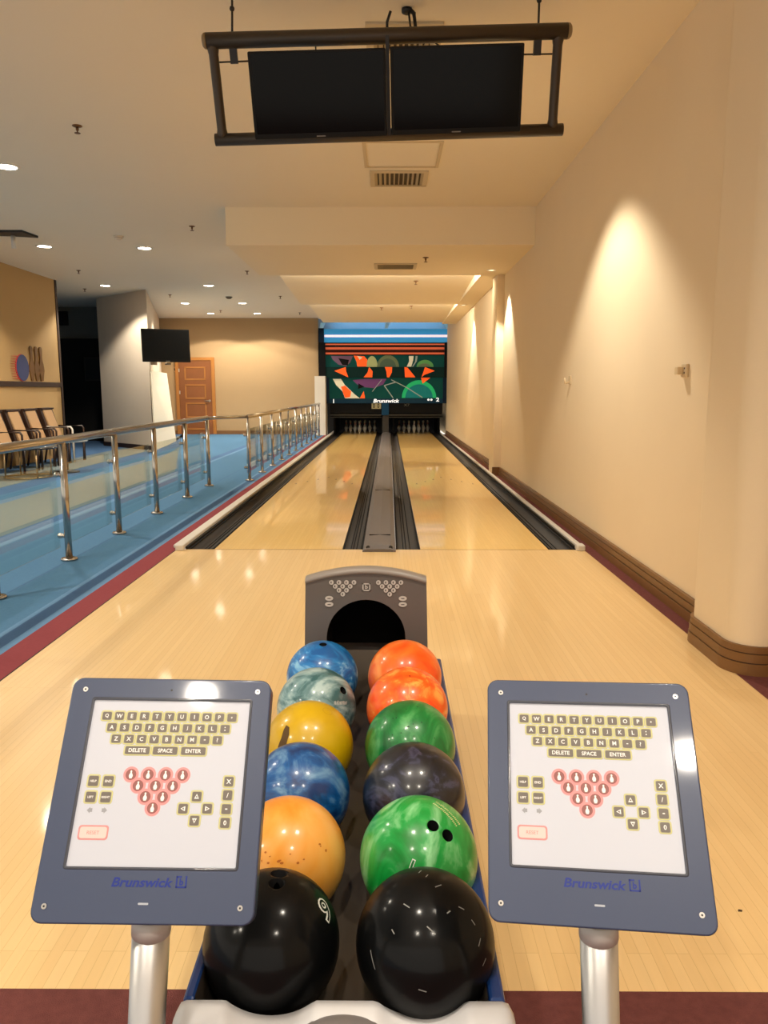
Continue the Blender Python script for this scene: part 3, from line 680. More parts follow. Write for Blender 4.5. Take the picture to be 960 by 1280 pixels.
decal(l2, 'worn_lettering', m, W)
l3 = make_ball(bc(pL, 2), yL3, 'yellow ball with a dark gash in the left row')
m = MB(); m.flat([(-.030, -.009), (-.012, -.014), (.010, -.011), (.026, -.002), (.028, .010), (.016, .010), (-.004, .006), (-.028, .008)], sfn((-.47, -.70, .53), (-.9, .4, .2)), 0); decal(l3, 'gash', m, mat('gash_brown', S(84, 58, 14), .7))
m = MB(); m.loft([[sfn((.438, -.144, .887), (0, 0, 1))(r*math.cos(2*PI*i/20), r*math.sin(2*PI*i/20), 0) for i in range(21)] for r in (.0115, .0130)], 0); decal(l3, 'ring_mark', m, mat('ring_yellow', S(188, 148, 10), .4))
make_ball(bc(pL, 3), bL4, 'deep blue marbled ball between the yellow and amber balls')
l5 = make_ball(bc(pL, 4), oL5, 'pale orange amber ball behind the black ball with a nine')
for i in range(16):
    m = MB(); m.flat(circ(random.uniform(-.08, .08), random.uniform(-.015, .02), random.uniform(.0015, .004), 7, random.uniform(.001, .0022)), sfn((.2, -.80, .55), (0, 0, 1)), 0); decal(l5, 'scuff_mark', m, mat('scuff_brown', S(188, 100, 24), .6))
l6 = make_ball(bc(pL, 5), BK, 'black ball marked with a white outlined nine at the front of the left row', [((.098, .194, .976), .0135), ((.098, -.06, .993), .0125)])
fn9 = lambda k: sfn((.807, -.086, .584), (-.45, .55, .7), k)
m = MB(); text(m, '9', fn9(1.004), 0, 0, 0, height=.040, width=.027, bold=.05); decal(l6, 'number', m, W)
m = MB(); text(m, '9', fn9(1.008), 0, .0, 0, height=.0345, width=.0205, bold=.0); decal(l6, 'number_fill', m, BK)

# ------------------------------------------------------------------ keypad consoles
K_SL = mat('console_slate', S(56, 68, 96), .38, coat=.4, coat_rough=.06); K_SLD = mat('console_edge', S(50, 54, 66), .35, coat=.5)
K_SH = mat('keypad_sheet', S(194, 198, 210), .4, coat=.1); K_KEY = mat('key_dark', S(104, 96, 88), .4); K_YEL = mat('key_outline_yellow', S(220, 218, 128), .5); K_HALO = mat('key_halo_olive', S(178, 174, 140), .5)
K_KT = mat('key_letter_white', S(240, 238, 232), .5); K_PINK = mat('key_ring_pink', S(236, 146, 146), .5); K_RED = mat('key_dark_red', S(140, 84, 80), .4); K_PK = mat('reset_pink', S(248, 196, 190), .4); K_RT = mat('reset_red_text', S(222, 132, 126), .5)
K_LOGO = mat('logo_blue', S(2, 36, 128), .4); K_SCW = mat('screw_steel', (.6, .58, .55, 1), .3, 1.0); K_ARW = mat('arrow_grey', S(150, 152, 158), .5)
def console(c, a, b, g, h, pole, label, du):
    ca, sa, cb, sb = math.cos(a), math.sin(a), math.cos(b), math.sin(b)
    ex = Vector((ca, sa, 0)); n0 = Vector((sa, -ca, 0)); ey = Vector((0, 0, 1))*sb-n0*cb
    ex2 = ex*math.cos(g)+ey*math.sin(g); ey2 = ey*math.cos(g)-ex*math.sin(g); nz = ex2.cross(ey2)
    c = Vector(c)
    P = lambda u, v, w: c+ex2*u*.001+ey2*v*.001+nz*w*.001
    pb, pt_ = Vector(pole[0]), Vector(pole[1])
    t = thing('scoring_console', label, 'scoring console', tuple(pb), 'scoring consoles by the ball return')
    hh = h*1000; W2, R2 = 280, 15
    m = MB()
    m.prism(rrect(0, 0, W2, hh, R2, 6), P, -26, -4, 0, caps=True)
    m.loft([[P(u, v, -4) for u, v in rrect(0, 0, W2, hh, R2, 6)+[rrect(0, 0, W2, hh, R2, 6)[0]]], [P(u, v, -1) for u, v in rrect(0, 0, W2, hh, R2, 6)+[rrect(0, 0, W2, hh, R2, 6)[0]]], [P(u, v, 0) for u, v in rrect(0, 0, W2-4, hh-4, R2-2, 6)+[rrect(0, 0, W2-4, hh-4, R2-2, 6)[0]]]], 0)
    # face ring around the recessed sheet
    L0, R0, T0, B0 = -108+du-1, 109+du, 124, -89
    outer = rrect(0, 0, W2-4, hh-4, R2-2, 6); inner = rrect((L0+R0)/2, (T0+B0)/2, R0-L0, T0-B0, 2, 6)
    m.loft([[P(u, v, 0) for u, v in outer+[outer[0]]], [P(u, v, 0) for u, v in inner+[inner[0]]], [P(u, v, -2.2) for u, v in inner+[inner[0]]]], 0, smooth=False)
    hs = m.build('housing', K_SL, t)
    m = MB(); i2 = rrect((L0+R0)/2, (T0+B0)/2, R0-L0+7, T0-B0+7, 4, 6)
    m.loft([[P(u, v, .1) for u, v in i2+[i2[0]]], [P(u, v, 1.2) for u, v in [(x*.99+.01*(L0+R0)/2, y*.99+.01*(T0+B0)/2) for x, y in i2+[i2[0]]]], [P(u, v, .1) for u, v in inner+[inner[0]]]], 0); m.build('sheet_rim', K_SLD, t)
    m = MB(); m.prism(rrect((L0+R0)/2, (T0+B0)/2, R0-L0+1, T0-B0+1, 1, 2), P, -4, -2.0, 0); sh = m.build('keypad_sheet', K_SH, t)
    Z = -1.9
    def key(u, v, w_, h_, lab, lh=None, name='key', r=2.2, fill=0, shape=None):
        u += du; k = MB()
        k.prism(rrect(u, v, w_, h_, r+1.2, 3), P, Z-.1, Z+.1, 2)
        k.flat(rrect(u, v, w_-1.2, h_-1.2, r+.6, 3), P, Z+.22, 1)
        k.flat(rrect(u, v, w_-2.6, h_-2.4, r, 3), P, Z+.30, 2)
        k.prism(rrect(u, v, w_-5.0, h_-4.6, r*.8, 3), P, Z+.3, Z+.7, fill)
        if lab: text(k, lab, P, u, v, Z+.85, height=lh or 5.6, bold=.02, mi=3)
        if shape: k.flat([(u+x, v+y) for x, y in shape], P, Z+.85, 3)
        if shape: k.flat([(u+x*.45, v+y*.45) for x, y in shape], P, Z+1.0, 0)
        k.build(name, [K_KEY, K_YEL, K_HALO, K_KT], t, fix=False)
    for i, ch in enumerate('QWERTYUIOP*'): key(-88.5+17.38*i, 102.0, 17.3, 15.2, ch, 2.8 if ch == '*' else 5.6)
    for i, ch in enumerate('ASDFGHJKL:'): key(-79.2+17.38*i, 86.5, 17.3, 15.2, ch)
    for i, ch in enumerate('ZXCVBNM-?'): key(-70.8+17.38*i, 71.2, 17.3, 15.2, ch, 1.2 if ch == '-' else 5.6)
    for u, ch in ((-39.5, 'DELETE'), (-1.5, 'SPACE'), (37.0, 'ENTER')): key(u, 56.2, 38.0, 14.6, ch, 5.2)
    for u, v, ch in ((-92.2, 15.5, 'HELP'), (-72.2, 15.5, 'END'), (-92.4, -4.8, 'LEFT'), (-72.3, -4.8, 'RIGHT')): key(u, v, 18.0, 17.4, ch, 3.2 if ch == 'END' else 2.8)
    for v, ch in ((17.2, 'X'), (-.2, '/'), (-17.6, '-'), (-34.6, '0')): key(89.5, v, 17.0, 16.6, ch, 1.4 if ch == '-' else 6)
    tri = [(0, 3.4), (-3.2, -2.8), (3.2, -2.8)]
    key(48.6, -2.4, 17, 16.4, None, shape=tri); key(48.9, -32.4, 17, 16.4, None, shape=[(-x, -y) for x, y in tri])
    key(32.2, -17.8, 17, 16.4, None, shape=[(-y, x) for x, y in tri]); key(64.2, -17.4, 17, 16.4, None, shape=[(y, -x) for x, y in tri])
    pn = [(-1.6, -5), (1.6, -5), (2.6, -2), (2.2, 0), (1.0, 2), (.9, 3), (1.4, 4.2), (0, 5.6), (-1.4, 4.2), (-.9, 3), (-1.0, 2), (-2.2, 0), (-2.6, -2)]
    for row in range(4):
        for i in range(4-row):
            u = -8.5+(i-(3-row)/2)*23.2+du; v = 24.5-row*14.0
            k = MB(); k.prism(circ(u, v, 10.4, 24), P, Z-.1, Z+.1+row*.02, 1); k.flat(circ(u, v, 7.9, 22), P, Z+.3, 3); k.prism(circ(u, v, 7.2, 22), P, Z+.3, Z+.6, 0); k.flat([(u+x*1.0, v+y) for x, y in pn], P, Z+.75, 2); k.build('pin_key', [K_RED, K_PINK, K_KT, K_PINK], t, fix=False)
    k = MB(); u0 = -81.5+du
    k.prism(rrect(u0, -48.6, 39.5, 18.2, 4, 4), P, Z-.1, Z+.1, 0); k.prism(rrect(u0, -48.6, 35, 14, 3, 4), P, Z+.1, Z+.4, 1); text(k, 'RESET', P, u0, -48.6, Z+.55, height=4.4, mi=2); k.build('reset_key', [mat('reset_outline', S(206, 140, 140), .5), K_PK, K_RT], t, fix=False)
    k = MB()
    for u, s in ((-90.5, -1), (-72.0, 1)):
        u += du; k.flat([(u+s*4.2, -21.2), (u, -17.2), (u, -18.8), (u-s*3, -18.8), (u-s*3, -23.4), (u, -23.4), (u, -25.2)], P, Z+.1, 0)
    k.build('arrow_print', K_ARW, t, fix=False)
    for u, v in ((-121, 138), (121.5, 138), (122, -134.5), (-124, -135)):
        k = MB(); k.prism(circ(u, v, 3.4, 14), P, -.5, 1.2, 0); k.flat(circ(u, v, 1.4, 6), P, 1.3, 1); k.build('screw', [K_SCW, M_BLACK], t)
    k = MB(); text(k, 'Brunswick', P, -5, -106.5, .35, height=11.2, width=78, bold=.028, shear=.22, mi=0); k.build('brand_lettering', K_LOGO, t, fix=False)
    k = MB(); lx, ly = 44.5, -105.6
    for q in ((-7, -7, 2, 14), (5, -7, 2, 14), (-7, -7, 14, 2), (-7, 5, 7, 2)): k.flat([(lx+q[0], ly+q[1]), (lx+q[0]+q[2], ly+q[1]), (lx+q[0]+q[2], ly+q[1]+q[3]), (lx+q[0], ly+q[1]+q[3])], P, .35)
    text(k, 'b', P, lx, ly, .35, height=8, bold=.04); k.build('logo', K_LOGO, t, fix=False)
    k = MB(); k.prism(rrect(-.5, -131, 13, 2.4, 1, 3), P, -.5, .5, 0); k.build('slot', mat('slot_pale', S(170, 176, 186), .4), t)
    k = MB(); k.prism(circ(0, 138.5, 1.6, 10), P, -.5, .3, 0); k.build('sensor_dot', M_BLACK, t)
    k = MB(); d = (pt_-pb); k.tube([pb+d*.012, pb+d*.965], .0245, 24); k.build('pole', M_SILVER, t)
    k = MB(); k.tube([pb+d*.955, pb+d*1.0], .0255, 24); k.build('pole_collar', mat('collar_grey', (.62, .60, .57, 1), .6, .3), t)
    k = MB(); k.lathe([(.075, 0), (.075, .008), (.035, .016), (.03, .02)], tuple(pb), 24); k.build('base_plate', M_SILVER, t)
    k = MB(); cc = c-nz*.026; k.hexa([cc+ex2*x*.05-ey2*.02*y*0+ey2*(-.10+y*.0)+ex2*0+(-nz)*0 for x, y in ((-1, 0), (1, 0))]+[cc+ex2*.05+ey2*-.02, cc-ex2*.05+ey2*-.02], [cc+ex2*x*.04+ey2*-.09-nz*.02 for x in (-1, 1)]+[cc+ex2*.04+ey2*-.03-nz*.02, cc-ex2*.04+ey2*-.03-nz*.02]); k.build('mounting_bracket', K_SLD, t)
    return t
console((-.308, .954, .753), .031, .962, -.026, .309, ((-.366, .915, 0), (-.311, .915, .607)), 'left slate scoring console on a silver pole, overlapping the amber ball', 3.0)
console((.275, .962, .747), -.164, .917, .043, .314, ((.316, .915, 0), (.2755, .915, .603)), 'right slate scoring console on a silver pole, in front of the bare maple floor', 0.0)
m = MB(); m.flat([(-.006, -.003), (.004, -.004), (.007, .001), (-.002, .004)], lambda u, v, w: (.88+u, 1.75+v, w), .0015); m.prism([(-.006, -.003), (.004, -.004), (.007, .001), (-.002, .004)], lambda u, v, w: (.88+u, 1.75+v, w), 0, .0015)
tag(m.build('wood_chip', mat('chip_dark', S(60, 40, 20), .8), None, origin=(.88, 1.75, 0)), 'tiny dark chip lying on the maple floor, right of the right console', 'chip')

# ------------------------------------------------------------------ overhead monitors
c0 = Vector((-.003, 4.558, 2.952)); a, b, g = .038, 1.887, .036
ex = Vector((math.cos(a), math.sin(a), 0)); n0 = Vector((math.sin(a), -math.cos(a), 0)); ey = Vector((0, 0, 1))*math.sin(b)-n0*math.cos(b)
e1 = ex*math.cos(g)+ey*math.sin(g); e2 = ey*math.cos(g)-ex*math.sin(g); e3 = e1.cross(e2)
PT = lambda u, v, w: c0+e1*u+e2*v+e3*w
t = thing('monitor_frame', 'dark bronze tube frame hung from the ceiling around two screens', 'monitor frame', tuple(c0))
m = MB(); m.tube([PT(-.975, .235, 0), PT(.975, .235, 0)], .040, 20); tb = m.build('top_bar', M_FRAME, t)
for s in (-1, 1):
    m = MB(); m.tube([PT(s*.972, .235, 0), PT(s*.985, .235, 0), PT(s*.994, .235, 0), PT(s*.998, .235, 0)], [.0405, .038, .028, .006], 20); m.build('end_cap', mat('end_cap_tan', S(132, 112, 78), .4), t)
m = MB(); m.tube([PT(-.985, -.243, 0), PT(.985, -.243, 0)], .033, 20); m.build('bottom_bar', M_FRAME, t)
for s in (-.942, .925):
    m = MB(); m.tube([PT(s, .235, 0), PT(s, .19, 0), PT(s, .17, 0), PT(s, -.19, 0), PT(s, -.21, 0), PT(s, -.243, 0)], [.032, .030, .026, .026, .030, .032], 14); m.build('side_post', M_FRAME, t)
for s in (-.835, .815):
    m = MB(); m.prism([(s-.02, .215), (s+.02, .215), (s+.02, .125), (s-.02, .125)], PT, -.015, .01); m.build('bracket', M_BLACK, t)
    m = MB(); p0 = PT(s, .235, 0); m.tube([p0, (p0.x+.004, p0.y+.02, ZC)], .006, 8); m.sphere((p0.x+.002, p0.y+.01, p0.z+.16), .014, 10, 8); m.build('hanging_rod', M_BLACK, t)
for p_, q_ in ((PT(-.94, .135, -.01), PT(-.74, .137, -.01)), (PT(.925, .13, -.01), PT(.72, .132, -.01)), (PT(-.39, .225, -.01), PT(-.39, .17, -.01)), (PT(.22, .225, -.01), PT(.30, .17, -.01))):
    m = MB(); m.tube([p_, q_], .0045, 6); m.build('tie_wire', M_FRAME, t)
m = MB(); m.tube([PT(0, .235, -.03), PT(.0, .30, -.02), PT(.02, .35, -.03)], .008, 8); m.tube([(.11, 4.72, ZC), (.14, 4.72, ZC-.03), (.15, 4.70, ZC-.12), PT(.14, .22, -.05)], .012, 8); m.tube([(.11, 4.72, ZC-.02), (.12, 4.71, ZC-.1), PT(.2, .2, -.05)], .006, 8); m.lathe([(.03, 0), (.03, -.02), (.012, -.03)], (.10, 4.73, ZC), 12); m.build('cable', M_BLACK, t)
def tv(u0, u1, v0, v1, lab):
    cc = PT((u0+u1)/2, (v0+v1)/2, .04)
    t = thing('television', lab, 'television', tuple(cc), 'hanging televisions over the approach')
    m = MB(); m.prism(rrect((u0+u1)/2, (v0+v1)/2, u1-u0, v1-v0, .008, 3), PT, .035, .075); m.build('bezel', M_TV, t, .003)
    m = MB(); m.prism(rrect((u0+u1)/2, (v0+v1)/2+.006, u1-u0-.03, v1-v0-.04, .003, 2), PT, .074, .0762); m.build('screen', M_SCR, t)
    m = MB(); m.prism(rrect((u0+u1)/2, v0+.009, .05, .006, .002, 2), PT, .074, .0765); m.build('logo_bar', mat('tv_logo_grey', S(120, 116, 110), .4), t)
    m = MB(); m.prism(rrect((u0+u1)/2, (v0+v1)/2, .3, .2, .01, 2), PT, -.0, .036); m.build('wall_mount', M_BLACK, t)
m = MB(); m.prism([(-.013, .235), (.006, .235), (.006, -.243), (-.013, -.243)], PT, -.02, .045); m.build('center_post', M_BLACK, t)
tv(-.752, -.015, -.247, .176, 'left of the two black televisions hanging over the approach')
tv(.010, .730, -.245, .181, 'right of the two black televisions hanging over the approach')

# ------------------------------------------------------------------ ceiling fittings
def vent(cx, cy, w_, d_, z, lab, across=False):
    t = thing('air_vent', lab, 'air vent', (cx, cy, z), 'ceiling air vents')
    m = MB(); x0, x1, y0, y1 = cx-w_/2, cx+w_/2, cy-d_/2, cy+d_/2; f_ = .045
    for q in ((x0, x1, y0, y0+f_), (x0, x1, y1-f_, y1), (x0, x0+f_, y0+f_, y1-f_), (x1-f_, x1, y0+f_, y1-f_)): m.box(*q, z-.015, z)
    m.build('frame', mat('vent_cream', S(206, 190, 160), .6), t, .003)
    m = MB(); m.box(x0+f_, x1-f_, y0+f_, y1-f_, z-.002, z-.0005); m.build('duct_opening', mat('vent_dark', S(70, 56, 36), .8), t)
    n = 11
    for i in range(n if across else 0):
        yy = y0+f_+(y1-y0-2*f_)*(i+.5)/n
        m = MB(); m.hexa([(x0+f_, yy-.004, z-.003), (x1-f_, yy-.004, z-.003), (x1-f_, yy+.004, z-.003), (x0+f_, yy+.004, z-.003)], [(x0+f_, yy-.016, z-.02), (x1-f_, yy-.016, z-.02), (x1-f_, yy-.008, z-.02), (x0+f_, yy-.008, z-.02)]); m.build('louvre', mat('vent_slat', S(176, 160, 128), .6), t)
    for i in range(0 if across else n):
        xx = x0+f_+(x1-x0-2*f_)*(i+.5)/n; tl = (i-(n-1)/2)*.004
        m = MB(); m.hexa([(xx-.006, y0+f_, z-.003), (xx+.006, y0+f_, z-.003), (xx+.006, y1-f_, z-.003), (xx-.006, y1-f_, z-.003)], [(xx-.006+tl, y0+f_, z-.014), (xx+.004+tl, y0+f_, z-.014), (xx+.004+tl, y1-f_, z-.014), (xx-.006+tl, y1-f_, z-.014)]); m.build('louvre', mat('vent_slat', S(176, 160, 128), .6), t)
vent(.10, 8.23, .58, .56, ZC, 'square cream air vent in the ceiling just past the access panel')
vent(.09, 10.98, .58, .46, 2.99, 'cream air vent on the underside of the first ceiling drop', True)
vent(.09, 5.08, .46, .40, ZC, 'cream air vent in the ceiling right behind the monitor frame')
t = thing('access_panel', 'square cream access panel in the ceiling between the screens and the air vent', 'access panel', (.12, 7.44, ZC))
m = MB()
for q in ((-.235, .475, 7.05, 7.08), (-.235, .475, 7.80, 7.83), (-.235, -.205, 7.08, 7.80), (.445, .475, 7.08, 7.80)): m.box(*q, ZC-.010, ZC)
m.build('frame', mat('panel_trim', S(214, 196, 164), .8), t); m = MB(); m.box(-.195, .435, 7.09, 7.79, ZC-.004, ZC); m.build('panel', M_CEIL, t)
def sprinkler(x, y, z, lab):
    t = thing('ceiling_sprinkler', lab, 'sprinkler', (x, y, z), 'ceiling sprinklers')
    m = MB(); m.lathe([(.04, 0), (.038, -.006), (.018, -.012), (.0, -.012)], (x, y, z), 16); m.build('escutcheon', M_BRASS, t)
    m = MB(); m.lathe([(.012, -.01), (.012, -.035), (.006, -.04), (.006, -.055)], (x, y, z), 12); m.lathe([(.024, -.055), (.024, -.059), (.0, -.059)], (x, y, z), 14); m.build('nozzle', M_BRASS, t)
for x, y, z, lab in ((-2.54, 6.65, ZC, 'sprinkler on the ceiling left of the hanging monitor frame'), (-2.58, 10.5, ZC, 'sprinkler on the ceiling just left of the first ceiling drop'),
        (-5.55, 14.2, ZC, 'sprinkler on the ceiling beside the end of the tan left wall'), (-6.42, 16.7, ZC, 'sprinkler on the ceiling in front of the dark corridor'), (-4.9, 17.7, ZC, 'sprinkler on the ceiling in front of the splayed grey wall'),
        (-2.55, 14.3, ZC, 'sprinkler on the ceiling left of the tilted ceiling panel'), (-2.47, 18.0, ZC, 'sprinkler on the ceiling left of the farther tilted panel'), (-2.45, 21.7, ZC, 'farthest sprinkler on the ceiling, by the blue masking unit'), (-4.5, 21.1, ZC, 'sprinkler on the ceiling above the wooden door'),
        (.474, 10.3, 2.99, 'sprinkler under the first ceiling drop, right of its air vent'), (.449, 13.2, 3.094, 'sprinkler under the nearer tilted ceiling panel'), (.469, 16.65, 3.062, 'right sprinkler under the farther tilted panel'), (-.156, 16.95, 3.056, 'left sprinkler under the farther tilted panel')): sprinkler(x, y, z, lab)
for x, y, lab, r in ((-3.77, 11.15, 'white smoke detector on the ceiling beside a downlight, left of the ceiling drop', .07), (-3.66, 18.1, 'dark round ceiling detector between the rear downlights', .08)):
    t = thing('smoke_detector', lab, 'smoke detector', (x, y, ZC), 'ceiling detectors')
    mm = M_GREYWALL if y < 15 else mat('detector_dark', S(112, 100, 86), .6)
    m = MB(); m.lathe([(r, 0), (r, -.012), (r*.9, -.02)], (x, y, ZC), 20); m.build('base', mm, t)
    m = MB(); m.lathe([(r*.75, -.02), (r*.7, -.04), (r*.4, -.05), (0, -.05)], (x, y, ZC), 20); m.build('sensor_head', mm, t)
t = thing('track_light', 'black ceiling track with two white spot heads, left edge above the tan wall', 'track light', (-5.3, 10.9, ZC))
m = MB(); m.prism([(-6.3, 10.75), (-4.92, 10.72), (-4.88, 11.12), (-5.2, 11.0), (-6.3, 10.9)], fnz, ZC-.03, ZC); m.build('track', M_BLACK, t)
for x in (-5.15, -5.52):
    m = MB(); m.tube([(x, 10.95, ZC-.03), (x, 10.95, ZC-.20)], .03, 14); m.build('spot_head', M_WHITE, t)

# ------------------------------------------------------------------ lights
LC_, LW_ = (1.0, .90, .74), (1.0, .90, .76)
def spot(x, y, z, P, col, ang=120, blend=.8, r=.05, aim=None):
    ld = bpy.data.lights.new('downlight_beam', 'SPOT'); ld.energy = P; ld.color = col; ld.spot_size = math.radians(ang); ld.spot_blend = blend; ld.shadow_soft_size = r
    o = bpy.data.objects.new('downlight_beam', ld); COL.objects.link(o); o.location = (x, y, z)
    if aim is not None: o.rotation_euler = (Vector(aim)-Vector((x, y, z))).to_track_quat('-Z', 'Y').to_euler()
    return o
def downlight(x, y, lab, P, col, ang=150, blend=.8, z=ZC, lit=M_LIT, r=.075, grp='recessed downlights on the left ceiling', aim=None, beam=True):
    if grp.endswith('left ceiling'): r = .095
    t = thing('downlight', lab, 'downlight', (x, y, z), grp)
    m = MB(); m.lathe([(r+.028, 0), (r+.026, -.006), (r+.004, -.009), (r, -.004)], (x, y, z), 24); m.build('trim_ring', M_WHITE, t)
    m = MB(); m.lathe([(r, -.004), (0, -.004)], (x, y, z), 24); m.build('lens', lit, t)
    if beam: spot(x, y, z-.03, P, col, ang, blend, .06, aim)
PL = 230
for x, y, lab in ((-3.68, 7.79, 'nearest bright downlight, at the left edge of the ceiling'), (-5.14, 11.9, 'bright downlight beside the black ceiling track'), (-3.69, 12.05, 'bright downlight level with the first ceiling drop, near the smoke detector'),
        (-5.8, 16.2, 'bright downlight in front of the splayed wall and corridor'), (-3.68, 16.2, 'bright downlight in the middle of the left ceiling, third of the right row'), (-5.01, 19.4, 'downlight above the wall television, left of a pair'), (-3.6, 19.4, 'downlight level with the wall television, right of the dark detector'),
        (-4.95, 21.9, 'rearmost downlight on the left, above the wooden door'), (-3.66, 21.9, 'rearmost downlight on the right, before the back wall')): downlight(x, y, lab, PL*.5 if x == -5.01 else PL, LC_, 137 if y > 21 else 128, .12 if y > 21 else .3)
for x, y in ((-3.68, 3.6), (-5.2, 7.8), (-5.2, 3.6), (-3.68, -.6), (-5.2, -.6)): downlight(x, y, 'downlight in the left ceiling beside the lanes, out of the photo', PL, LC_)
for x, y in ((-.45, .7), (.85, .8), (-.9, -1.3), (.75, -1.3)): downlight(x, y, 'downlight in the ceiling above the ball return', 115, LW_, lit=M_LIT2, grp='downlights above the ball return')
WL = 250
downlight(.85, 6.0, 'recessed wall washer near the right wall, behind the hanging screens', WL, (1, .92, .78), 103, .40, lit=mat('lamp_dim', (1, 1, 1, 1), .5, emit=(1, .8, .5, 1), estr=.8), r=.026, grp='wall washers along the right wall')
downlight(1.46, 11.35, 'recessed wall washer at the far edge of the first ceiling drop', 170, (1, .92, .78), 72, .15, z=2.99, lit=MATS['lamp_dim'], r=.04, grp='wall washers along the right wall')
downlight(1.50, 15.9, 'recessed wall washer in the side ceiling strip, beyond the column', 170, (1, .92, .78), 72, .15, z=2.995, lit=MATS['lamp_dim'], r=.04, grp='wall washers along the right wall')
# cove lamps inside each step of the ceiling
def area(x, y, z, sx, sy, P, col, rot):
    ld = bpy.data.lights.new('cove_strip', 'AREA'); ld.shape = 'RECTANGLE'; ld.size = sx; ld.size_y = sy; ld.energy = P; ld.color = col
    o = bpy.data.objects.new('cove_strip', ld); COL.objects.link(o); o.location = (x, y, z); o.rotation_euler = rot
area(LC, 23.32, 3.13, 3.4, .08, 9, (.25, .62, 1.0), (math.radians(150), 0, 0))
area(-.19, 11.90, 3.07, 3.0, .10, 80, (1, .88, .68), (math.radians(90), 0, 0))
area(-.15, 15.80, 3.035, 2.9, .06, 70, (1, .92, .74), (math.radians(90), 0, 0))

# ------------------------------------------------------------------ left side: railing
t = thing('glass_railing', 'stainless steel and glass railing along the carpet left of the lanes', 'railing', (-2.46, 1.0, 0))
PX1, PX2, GX = -2.46, -2.02, .042
near = [2.43, 3.545, 4.66, 5.774, 6.885, 8.045, 9.287, 10.44]
far = [11.09+1.125*k for k in range(11)]
posts = [(PX1, y) for y in near]+[(PX2, y) for y in far]
ZR = .925
m = MB(); m.tube([(PX1, .6, ZR), (PX1, 10.44, ZR)], .033, 16); m.tube([(PX1, 10.44, ZR), (PX2, 11.09, ZR)], .022, 12); m.tube([(PX2, 11.09, ZR), (PX2, 22.6, ZR)], .030, 12)
m.sphere((PX1, 10.44, ZR), .034, 14, 10); m.sphere((PX2, 11.09, ZR), .031, 14, 10)
for x, y in posts: m.sphere((x, y+.0, ZR+.028), .016, 10, 6, 0, (1.0, 1.8, .5))
m.build('handrail', M_STEEL, t)
for x, y in posts:
    m = MB(); m.tube([(x, y, .012), (x, y, ZR)], .0265 if x < -2.3 else .024, 14); p_ = m.build('post', M_STEEL, t)
    m = MB(); m.lathe([(.062, .002), (.062, .014), (.055, .02), (.028, .022)], (x, y, 0), 20); m.build('base_plate', M_STEEL, p_)
    for z in (.19, .66):
        m = MB(); m.tube([(x-.02, y, z), (x-.056, y, z)], .017, 12); m.sphere((x-.058, y, z), .022, 12, 8); m.build('clamp', M_STEEL, p_)
def glass(x0, y0, x1, y1):
    d = Vector((x1-x0, y1-y0)).normalized(); n_ = Vector((-d.y, d.x)); n_ = n_ if n_.x < 0 else -n_
    a_ = Vector((x0, y0))+d*.05+n_*GX; b_ = Vector((x1, y1))-d*.05+n_*GX
    m = MB(); q = [(a_-n_*.004), (b_-n_*.004), (b_+n_*.004), (a_+n_*.004)]
    m.hexa([(v.x, v.y, .11) for v in q], [(v.x, v.y, .74) for v in q]); m.build('glass_panel', M_GLASS, t)
for i in range(len(near)-1): glass(PX1, near[i], PX1, near[i+1])
for i in range(len(far)-1): glass(PX2, far[i], PX2, far[i+1])

# door in the back wall
d = thing('door_1', 'brown panelled wooden door in the tan back wall', 'door', (-5.78, YB, 0)); d['kind'] = 'structure'
m = MB(); x0, x1 = -6.28, -5.30
for q in ((x0-.10, x0, 0, 2.28), (x1, x1+.10, 0, 2.28), (x0, x1, 2.19, 2.28)): m.box(q[0], q[1], YB-.05, YB, q[2], q[3])
m.build('door_frame', M_DOORF, d, .008)
m = MB(); m.box(x0, x1, YB-.03, YB, 0, 2.19); lf = m.build('door_leaf', M_DOORW, d)
for z0, z1 in ((1.62, 2.0), (1.06, 1.48), (.50, .94), (.14, .40)):
    m = MB(); a0, a1 = x0+.18, x1-.18
    for q in ((a0, a1, z1-.035, z1), (a0, a1, z0, z0+.035), (a0, a0+.035, z0, z1), (a1-.035, a1, z0, z1)): m.box(q[0], q[1], YB-.042, YB-.03, q[2], q[3])
    m.build('panel_moulding', M_DOORF, lf, .004)
m = MB(); m.tube([(x1-.08, YB-.03, 1.0), (x1-.08, YB-.08, 1.0), (x1-.22, YB-.085, 1.0)], .016, 10); m.lathe([(.035, -.03), (.035, -.045)], (x1-.08, YB, 1.0), 14, axis='y'); m.build('door_handle', M_STEEL, d)
for z in (1.9, 1.25, .3):
    m = MB(); m.box(x0-.012, x0+.03, YB-.045, YB-.03, z-.05, z+.05); m.build('hinge', M_SILVER, d)
# television on the splayed wall
tc = Vector((-4.52, 15.95, 2.20)); ang = math.radians(24)
tx = Vector((math.cos(ang), math.sin(ang), 0)); ty = Vector((0, 0, 1)); tn = Vector((math.sin(ang), -math.cos(ang), 0)); tyt = (ty*math.cos(.10)+tn*math.sin(-.10)*-1*-1)
PV = lambda u, v, w: tc+tx*u+ty*v+tn*(w-.10*v)
t = thing('television', 'black television on a wall arm by the wooden door', 'television', tuple(tc))
m = MB(); m.prism(rrect(-.02, 0, .95, .66, .012, 3), PV, -.03, .03); m.build('bezel', mat('tv_frame_black', S(12, 12, 12), .5, spec=.15), t, .004)
m = MB(); m.prism(rrect(-.02, .01, .89, .58, .004, 2), PV, .029, .032); m.build('screen', M_SCR2, t)
m = MB(); m.prism(rrect(.0, -.31, .08, .012, .004, 2), PV, .029, .033); m.build('logo_bar', mat('tv_logo_grey', S(120, 116, 110), .4), t)
